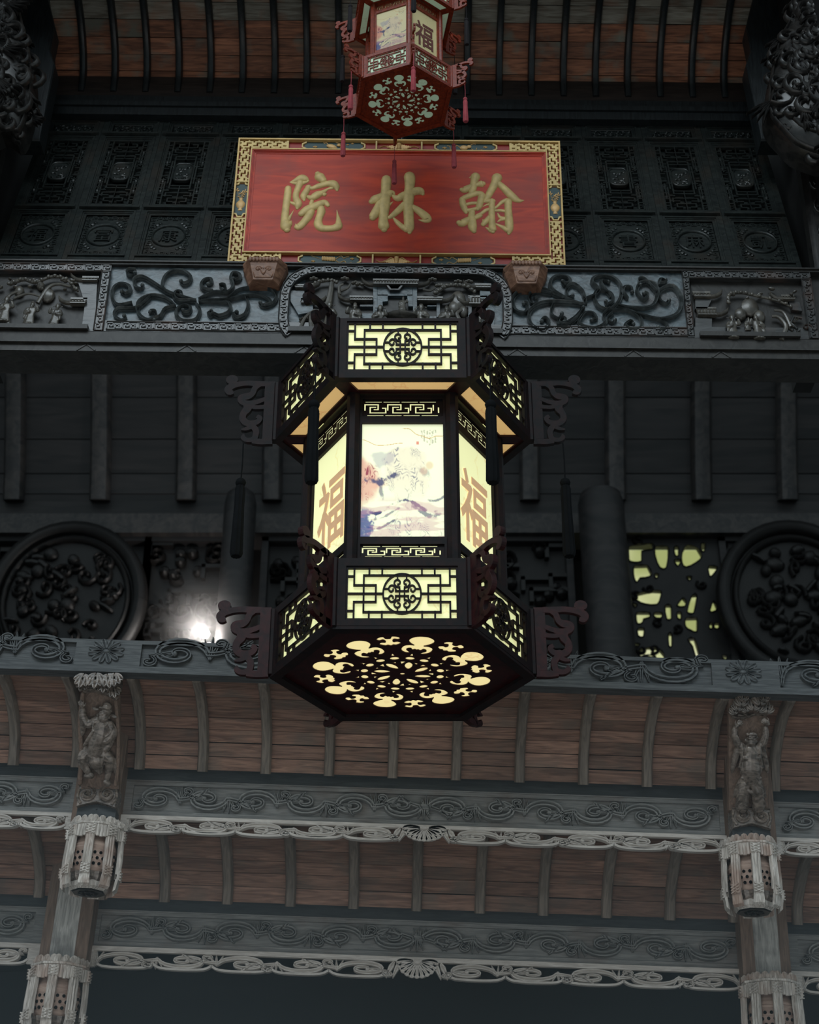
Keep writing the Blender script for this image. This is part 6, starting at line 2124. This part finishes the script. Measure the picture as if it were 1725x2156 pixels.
def draw_right(t, TX, S, kk):
    m = MB()
    p = [TX(a, b) for a, b in ((110, 140), (610, 140), (640, 1660), (110, 1660))]
    m.add([(q[0], q[3] + .03, q[1]) for q in p] + [(q[0], q[3] + .07, q[1]) for q in p], [(0, 1, 2, 3), (7, 6, 5, 4), (0, 4, 5, 1), (1, 5, 6, 2), (2, 6, 7, 3), (3, 7, 4, 0)])
    part('backboard', m, 'brown_post', t, True)
    m = MB()
    leafcap(m, TX, [(200, 380, 110, PI / 2), (410, 370, 150, PI / 2), (500, 300, 140, PI / 2), (250, 320, 130, PI / 2), (320, 400, 90, PI / 2 + .3), (590, 410, 120, PI / 2 - .2), (480, 400, 100, PI / 2 - .5), (160, 430, 90, PI / 2 + .3), (280, 250, 100, PI / 2), (560, 260, 100, PI / 2)], -.012)
    p = [TX(a, b) for a, b in ((160, 140), (590, 140), (620, 400), (130, 400))]
    m.prism([(q[0], q[1]) for q in p], p[2][3] + .08, p[2][3] + .02)
    for L in ([(210, 420), (330, 445), (440, 400)], [(290, 400), (330, 445)], [(130, 440), (240, 470), (320, 450)]):
        m.ribbon(cr([TX(*q)[:2] for q in L], 4), .006, TX(*L[0])[3] + .005, .02, 'round')
    part('leaf_canopy', m, 'figure_wood', t, True)
    m = MB()
    sl(m, S, [(380, 900, 110, 25), (375, 1020, 125, 40), (375, 1150, 140, 50), (375, 1260, 130, 40)], 12)    # trunk
    se(m, S, kk, 372, 1150, 122, 100, 118, 72)     # belly
    se(m, S, kk, 318, 1035, 62, 60, 44, 105)       # breasts
    se(m, S, kk, 440, 1035, 62, 60, 44, 105)
    se(m, S, kk, 318, 1052, 9, 9, 9, 166)
    se(m, S, kk, 462, 1052, 9, 9, 9, 164)
    for sx in (-1, 1):   # arms straight up, sleeves falling
        X = lambda v: 375 + sx * v
        sl(m, S, [(X(95), 870, 60, 30), (X(170), 800, 56, 30), (X(205), 690, 50, 30), (X(205), 600, 38, 34)], 10)
        sl(m, S, [(X(150), 860, 60, 10), (X(190), 980, 50, 5), (X(225), 1120, 36, 0), (X(240), 1190, 12, 0)], 9)
        for L in ([(X(120), 840, 14, 90), (X(115), 960, 13, 110), (X(140), 1100, 13, 110), (X(120), 1230, 12, 110), (X(40), 1310, 14, 130)],
                  [(X(180), 720, 9, 85), (X(150), 830, 10, 90), (X(160), 960, 10, 60), (X(200), 1100, 8, 40)],
                  [(X(135), 860, 12, 80), (X(135), 1000, 12, 90), (X(160), 1150, 12, 90)]):
            sl(m, S, L, 7)
        # skirt, leg mass, ends on the console
        sl(m, S, [(X(70), 1320, 95, 30), (X(95), 1440, 95, 30), (X(105), 1560, 85, 30), (X(110), 1650, 90, 20)], 10)
        sl(m, S, [(X(140), 1340, 40, 10), (X(180), 1430, 32, 5), (X(215), 1510, 10, 0)], 8)
        for L in ([(X(150), 1390, 12, 90), (X(165), 1500, 12, 90), (X(130), 1620, 12, 90)], [(X(60), 1400, 12, 110), (X(120), 1520, 12, 110), (X(170), 1600, 14, 100), (X(200), 1640, 16, 60)]):
            sl(m, S, L, 7)
    hand(m, S, 185, 595, -PI / 2 + .75, 104, 62, -1)
    hand(m, S, 610, 555, -PI + .55, 104, 62, 1)
    # sash knot and tails
    sl(m, S, [(250, 1290, 18, 110), (375, 1330, 20, 150), (500, 1290, 18, 110)], 8)
    se(m, S, kk, 335, 1340, 26, 18, 20, 160)
    se(m, S, kk, 415, 1340, 26, 18, 20, 160)
    sl(m, S, [(380, 1350, 18, 155), (400, 1430, 20, 150), (450, 1500, 22, 135)], 7)
    sl(m, S, [(370, 1350, 16, 150), (380, 1420, 16, 140), (420, 1520, 18, 120)], 7)
    for L in ([(310, 1440, 26, 110), (380, 1500, 26, 120), (440, 1545, 18, 110)], [(500, 1400, 24, 100), (490, 1470, 24, 110), (460, 1540, 18, 110)]):
        sl(m, S, L, 8)
    face(m, S, kk, 382, 775, 76, .08, 1.9, True)
    se(m, S, kk, 395, 705, 74, 70, 40, 50)
    se(m, S, kk, 330, 690, 14, 16, 22, 60)
    se(m, S, kk, 468, 730, 18, 16, 18, 40)
    sculpt('figure', m, 'figure_wood', .0027, t, None, 1)['label'] = 'bare-chested bearded man lifting both hands overhead'
    m = MB()
    p = S(378, 835, 1, 126)
    m.ell(p[:3], (20 * kk, 9 * kk, 17 * kk), 8, 5)
    part('mouth', m, 'shade_black', t, True)  # black blob painted as the shade of the mouth opening
figure_bracket(150, 1420, 5.99, 'carved bracket on the left post: bearded man in winged cap waving', draw_left, (320, 1660, 245, 250))
figure_bracket(1520, 1440, 6.342, 'carved bracket on the right post: bare-bellied old man lifting both arms', draw_right, (400, 1920, 250, 250))

# ---- dark room below and behind the eaves
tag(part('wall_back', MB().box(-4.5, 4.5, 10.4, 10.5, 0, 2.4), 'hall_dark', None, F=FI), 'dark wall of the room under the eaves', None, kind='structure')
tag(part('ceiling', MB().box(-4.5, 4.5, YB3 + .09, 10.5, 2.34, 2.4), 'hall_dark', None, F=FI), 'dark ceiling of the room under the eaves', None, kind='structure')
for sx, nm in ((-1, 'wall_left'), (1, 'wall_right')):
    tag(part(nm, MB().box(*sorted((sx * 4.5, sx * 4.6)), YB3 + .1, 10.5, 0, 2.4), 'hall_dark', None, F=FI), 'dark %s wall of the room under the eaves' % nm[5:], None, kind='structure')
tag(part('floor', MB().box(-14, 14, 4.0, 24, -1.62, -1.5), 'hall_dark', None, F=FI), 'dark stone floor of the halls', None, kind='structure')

# ================================================================ FAR HALL seen between frieze and eaves
YH = 20.0
def HP_(px, py, Y=YH):
    p = at(px, py, Y)
    return p.x, p.z
hz = HP_(862, 1032)[1]
xh = [HP_(218 + 179 * (i - 4), 1030)[0] for i in range(16)]
hc = thing('ceiling', 'far hall ceiling of dark boards on heavy rafters', None, FI, (0, 19, hz + .2), kind='structure')
HPf = [(18.2, hz + 2.75), (18.55, hz + 2.25), (18.9, hz + 1.72), (19.22, hz + 1.18), (19.52, hz + .62), (19.75, hz + .15), (19.9, hz - .25)]
for i in range(len(HPf) - 1):
    board_row(hc, 'board', HPf[i], HPf[i + 1], xh, 'hall_wood', .05, .012)
for x in xh:
    part('rafter', MB().sweep(HPf, x, .15, .2), 'hall_rafter', hc, True)
part('backing', MB().box(-10, 10, 17.5, YH + 1.0, hz + 2.9, hz + 3.0).box(-10, 10, YH + .3, YH + .4, hz - .3, hz + 2.9), 'hall_dark', hc)
z_ = lambda py: HP_(862, py)[1]
tag(part('trim_5', MB().box(-9, 9, YH - .1, YH + .3, z_(1098), hz).box(-9, 9, YH - .16, YH, z_(1050), z_(1042)), 'hall_wood', None, F=FI), 'far dark tie beam under the hall rafters', None, kind='structure')
tag(part('trim_6', MB().box(-9, 9, YH - .25, YH + .3, z_(1138), z_(1098)), 'hall_rafter', None, F=FI), 'brownish lintel above the far pierced screens', None, kind='structure')
tag(part('wall_back', MB().box(-10, HP_(1300, 1200)[0], YH + .7, YH + .8, 5.5, hz), 'hall_dark', None, F=FI), 'dark back wall of the far hall', None, kind='structure')
tag(part('wall_right', MB().box(13.6, 13.7, 8, YH + 1, 3, hz), 'hall_dark', None, F=FI), 'right wall of the far hall', None, kind='structure')
tag(part('wall_left', MB().box(-13.7, -13.6, 8, YH + 1, 3, hz), 'hall_dark', None, F=FI), 'left wall of the far hall', None, kind='structure')
for (a, b, lab) in ((478, 545, 'far round-topped dark pillar left of the lit lantern'), (1212, 1308, 'far round-topped dark pillar left of the glowing pierced screen')):
    xa, xb = HP_(a, 1200)[0], HP_(b, 1200)[0]
    m = MB().lathe([((xb - xa) / 2, z_(1520)), ((xb - xa) / 2, z_(1115)), ((xb - xa) / 2.3, z_(1095)), ((xb - xa) / 4, z_(1085))], 16, ((xa + xb) / 2, YH - .75, 0))
    tag(part('pillar', m, 'hall_wood', None, True, F=FI), lab, 'pillar')
# glowing pierced screen at the right, traced openings
HO = [[(465, 1235), (605, 1215), (605, 1250), (540, 1260), (540, 1320), (470, 1320)], [(622, 1235), (698, 1235), (698, 1290), (685, 1360), (650, 1358), (625, 1300)], [(735, 1235), (760, 1235), (760, 1285), (740, 1285)],
      [(735, 1312), (775, 1312), (755, 1350)], [(782, 1270), (810, 1225), (870, 1240), (900, 1290), (860, 1330), (805, 1355), (782, 1330)], [(895, 1215), (920, 1215), (915, 1260), (895, 1255)],
      [(940, 1350), (993, 1355), (955, 1410), (942, 1395)], [(1010, 1215), (1050, 1215), (1045, 1250), (1012, 1250)], [(1012, 1280), (1070, 1285), (1015, 1335)],
      [(495, 1350), (575, 1347), (600, 1400), (560, 1418), (530, 1420), (512, 1445), (497, 1420)], [(618, 1395), (642, 1398), (632, 1420), (620, 1415)], [(808, 1412), (840, 1412), (825, 1435)],
      [(500, 1520), (600, 1497), (657, 1500), (650, 1540), (630, 1578), (560, 1575), (515, 1555)], [(483, 1570), (515, 1578), (500, 1595)], [(510, 1628), (590, 1628), (585, 1655), (550, 1665), (545, 1685), (515, 1692)],
      [(615, 1628), (662, 1628), (662, 1650), (640, 1662), (615, 1650)], [(680, 1585), (715, 1585), (718, 1660), (690, 1665)], [(750, 1585), (785, 1538), (805, 1560), (795, 1590)], [(840, 1525), (870, 1522), (850, 1628), (812, 1622)],
      [(955, 1590), (970, 1555), (990, 1600), (970, 1620), (948, 1620)], [(803, 1662), (870, 1660), (870, 1740), (830, 1730), (803, 1710)], [(752, 1625), (775, 1625), (775, 1665), (755, 1660)],
      [(945, 1690), (962, 1690), (962, 1720), (945, 1720)], [(975, 1690), (1002, 1690), (1000, 1720), (975, 1720)], [(518, 1722), (555, 1722), (550, 1770), (520, 1765)], [(700, 1750), (720, 1755), (720, 1825), (703, 1825)],
      [(815, 1785), (855, 1782), (885, 1885), (860, 1885), (845, 1830)], [(497, 1812), (530, 1815), (505, 1845)], [(515, 1860), (580, 1835), (640, 1840), (675, 1880), (660, 1950), (640, 1985), (625, 1980), (625, 1890), (560, 1880), (535, 1890)],
      [(1020, 1880), (1050, 1885), (1045, 1905), (1025, 1900)], [(1065, 1880), (1088, 1890), (1075, 1905)], [(530, 1935), (560, 1935), (555, 1990), (532, 1990)]]
hc_ = lambda a, b: HP_(1160 + a / 2.837, 720 + b / 2.837)
ps = thing('pierced_screen', 'far pierced carved screen with yellow-green daylight glowing through', 'screen', FI, (hc_(700, 1500)[0], YH, z_(1440)))
outer = [hc_(400, 1180), hc_(1130, 1180), hc_(1130, 2130), hc_(400, 2130)]
part('pierced_board', plate(outer, [[hc_(*q) for q in h] for h in HO], YH + .02, YH - .05), 'hall_carving', ps)
m = MB()
rg = random.Random(12)
for h in HO:
    P = [hc_(*q) for q in h]
    m.ribbon(cr(P, 2, True) + [P[0]], .008, YH - .05, .03, 'round')
for i in range(26):
    x, z = hc_(rg.uniform(420, 1120), rg.uniform(1190, 2000))
    if any(min(q[0] for q in h) - 12 < (x - hc_(0, 0)[0]) / ((hc_(100, 0)[0] - hc_(0, 0)[0]) / 100) < max(q[0] for q in h) + 12 and
           min(hc_(0, q[1])[1] for q in h) - .08 < z < max(hc_(0, q[1])[1] for q in h) + .08 for h in HO):
        continue
    m.ribbon(spiral(x, z, .09, .08, rg.uniform(0, 6), 1.1, 10), .025, YH - .05, .06, 'round')
part('carved_relief', m, 'hall_carving', ps, True)
gm, gt = new_mat('garden_light')
N, L = gt.nodes.new, gt.links.new
go, ge, gn, gr_, gc = N('ShaderNodeOutputMaterial'), N('ShaderNodeEmission'), N('ShaderNodeTexNoise'), N('ShaderNodeValToRGB'), N('ShaderNodeTexCoord')
gn.inputs['Scale'].default_value = .9
L(gc.outputs['Object'], gn.inputs['Vector'])
L(gn.outputs[0], gr_.inputs[0])
gr_.color_ramp.elements[0].position = .35
gr_.color_ramp.elements[0].color = srgb(160, 168, 108)
gr_.color_ramp.elements[1].position = .66
gr_.color_ramp.elements[1].color = srgb(226, 218, 206)
e = gr_.color_ramp.elements.new(.5)
e.color = srgb(206, 210, 160)
L(gr_.outputs[0], ge.inputs[0])
ge.inputs[1].default_value = 1.0
L(ge.outputs[0], go.inputs[0])
xa, xb = hc_(420, 1500)[0], hc_(1120, 1500)[0]
tag(part('window_1', MB().box(xa + .1, xb + .3, YH + .5, YH + .52, z_(1480), z_(1125)), 'garden_light', None, F=FI), 'sunlit garden seen bright through the far pierced screen', None, kind='structure')
tag(part('wall_back', MB().box(xb + .3, 14, YH + .7, YH + .8, 5.5, hz + 2).box(-14, -10, YH + .7, YH + .8, 5.5, hz + 2), 'hall_dark', None, F=FI), 'dark back wall at the sides of the far hall', None, kind='structure')
# round carved medallions and openwork of the far screens
def medallion(px, py, rp, seed, label):
    cx, cz_ = HP_(px, py)
    r = rp * .0071
    y = YH - .40
    t = thing('medallion', label, 'carving', FI, (cx, y, cz_ - r))
    m = MB()
    ring = lambda q, n=40: [(cx + q * math.cos(2 * PI * i / n), cz_ + q * 1.12 * math.sin(2 * PI * i / n)) for i in range(n + 1)]
    m.ribbon(ring(r), .11, y, .14, 'round')
    m.ribbon(ring(r * .84), .05, y, .10, 'round')
    part('ring', m, 'hall_carving', t, True)
    m = MB().prism(ring(r, 32)[:-1], y + .14, y - .0, 0)
    rg = random.Random(seed)
    for i in range(60):
        a, q = rg.uniform(0, 2 * PI), r * .76 * math.sqrt(rg.random())
        x, z = cx + q * math.cos(a), cz_ + q * 1.1 * math.sin(a)
        if i % 2:
            m.ribbon(spiral(x, z, rg.uniform(.08, .2), rg.uniform(.08, .18), rg.uniform(0, 6), rg.choice((-1.1, 1.1)), 10), .035, y, .10, 'round')
        else:
            m.ell((x, y - .03, z), (rg.uniform(.05, .16), .10, rg.uniform(.04, .12)), 8, 5, rot=rg.uniform(-1, 1))
    part('relief', m, 'hall_carving', t, True)
medallion(150, 1292, 150, 3, 'far round carved medallion left of the bright spotlight')
medallion(1668, 1290, 150, 6, 'far round carved medallion right of the glowing pierced screen')
def openwork(pa, pb, seed, n, label):
    t = thing('pierced_screen', label, 'screen', FI, (HP_((pa + pb) / 2, 1300)[0], YH, z_(1440)))
    m = MB()
    rg = random.Random(seed)
    xa, xb = HP_(pa, 1300)[0], HP_(pb, 1300)[0]
    za, zb_ = z_(1450), z_(1138)
    m.box(xa, xb, YH + .06, YH + .1, za, zb_)
    for i in range(n):
        x, z = rg.uniform(xa + .1, xb - .1), rg.uniform(za, zb_ - .08)
        k = rg.random()
        if k < .4:
            w = rg.uniform(.1, .3)
            m.box(x - w, x + w, YH - .08, YH + .06, z - .03, z + .03)
            m.box(x - w, x - w + .06, YH - .08, YH + .06, z - .2, z + .03)
        elif k < .75:
            m.ribbon(spiral(x, z, rg.uniform(.1, .2), rg.uniform(.1, .2), rg.uniform(0, 6), 1.2, 12), .03, YH + .06, .16, 'round')
        else:
            m.ell((x, YH, z), (.09, .12, .09), 8, 5)
    part('openwork', m, 'hall_carving', t, True)
    m = MB()
    for (a, b, c, d) in ((xa - .05, xb + .05, zb_ - .07, zb_), (xa - .05, xa + .05, za, zb_), (xb - .05, xb + .05, za, zb_)):
        m.box(a, b, YH - .12, YH + .1, c, d)
    part('frame', m, 'hall_wood', t)
openwork(-60, 300, 21, 60, 'far dark pierced screen behind the left medallion')
openwork(300, 468, 22, 60, 'far dark pierced screen beside the bright spotlight')
openwork(552, 1205, 23, 120, 'far dark pierced screen behind the lit lantern')
openwork(1535, 1800, 24, 40, 'far dark pierced screen behind the right medallion')
# spotlight with three bulbs
sp = thing('spotlight', 'small spotlight cluster of three glaring white bulbs in the far hall', 'lamp', FI, (HP_(438, 1400)[0], YH - .5, HP_(438, 1400, YH - .5)[1]))
m = MB()
B = [HP_(432, 1337, YH - .5), HP_(441, 1366, YH - .5), HP_(430, 1381, YH - .5)]
for (x, z), rr in zip(B, (.065, .06, .055)):
    o = part('bulb', MB().ell((x, YH - .55, z), (rr, rr, rr), 12, 8), 'bulb_glow', sp, True)
    o['label'] = 'glaring white bulb'
    m.lathe([(rr * 1.1, 0), (rr * 1.25, .10), (rr * .5, .22)], 12, M=Matrix.Translation((x, YH - .52, z)) @ Matrix.Rotation(-PI / 2, 4, 'X'))
m.tube([(B[0][0] + .05, YH - .3, B[0][1] + .1), (B[0][0] + .06, YH - .3, B[2][1] - .35)], .02, 6)
m.box(B[0][0] - .1, B[0][0] + .2, YH - .34, YH - .0, B[2][1] - .3, B[2][1] - .22)
part('housing', m, 'lamp_housing', sp, True)
sl_ = bpy.data.lights.new('spotlight_glow', 'POINT')
sl_.energy = 60
sl_.color = (1, .93, .88)
sl_.shadow_soft_size = .12
so = bpy.data.objects.new('spotlight_glow', sl_)
COL.objects.link(so)
so.location = (B[1][0] - .1, YH - .95, B[1][1] + .05)
# ---------------------------------------------------------------- thin blue haze hanging under the eaves
hm, ht = new_mat('haze')
N, L = ht.nodes.new, ht.links.new
ho, hv = N('ShaderNodeOutputMaterial'), N('ShaderNodeVolumeScatter')
hv.inputs['Color'].default_value = (.72, .90, 1.0, 1)
hv.inputs['Density'].default_value = .06
hv.inputs['Anisotropy'].default_value = 0
L(hv.outputs[0], ho.inputs['Volume'])
hz_ = part('haze', MB().box(-3.6, 3.6, 6.75, 10.3, .4, 3.05), 'haze', None, F=FI)
tag(hz_, 'thin bluish haze hanging under the lower eaves', 'haze', None, 'stuff')
hm, ht = new_mat('lamp_glare_ball')  # scattering ball added to give the spotlight its glare
N, L = ht.nodes.new, ht.links.new
ho, hv = N('ShaderNodeOutputMaterial'), N('ShaderNodeVolumeScatter')
gx, gg, gp = N('ShaderNodeTexCoord'), N('ShaderNodeTexGradient'), N('ShaderNodeMath')
gm_ = N('ShaderNodeMapping')
gm_.inputs['Location'].default_value = (-B[1][0] / 1.0, -(YH - 1.2), -(B[1][1] + .05))
gg.gradient_type = 'SPHERICAL'
gp.operation = 'POWER'
gp.inputs[1].default_value = 2.6
gk = N('ShaderNodeMath')
gk.operation = 'MULTIPLY'
gk.inputs[1].default_value = .42
L(gx.outputs['Object'], gm_.inputs[0])
L(gm_.outputs[0], gg.inputs[0])
L(gg.outputs[0], gp.inputs[0])
L(gp.outputs[0], gk.inputs[0])
L(gk.outputs[0], hv.inputs['Density'])
hv.inputs['Anisotropy'].default_value = .3
L(hv.outputs[0], ho.inputs['Volume'])
o = part('haze', MB().ell((B[1][0], YH - 1.2, B[1][1] + .05), (1.0, .95, 1.0), 20, 12), 'lamp_glare_ball', None, True, F=FI)
tag(o, 'added mist ball imitating the glare round the bright spotlight', 'haze', None, 'stuff')
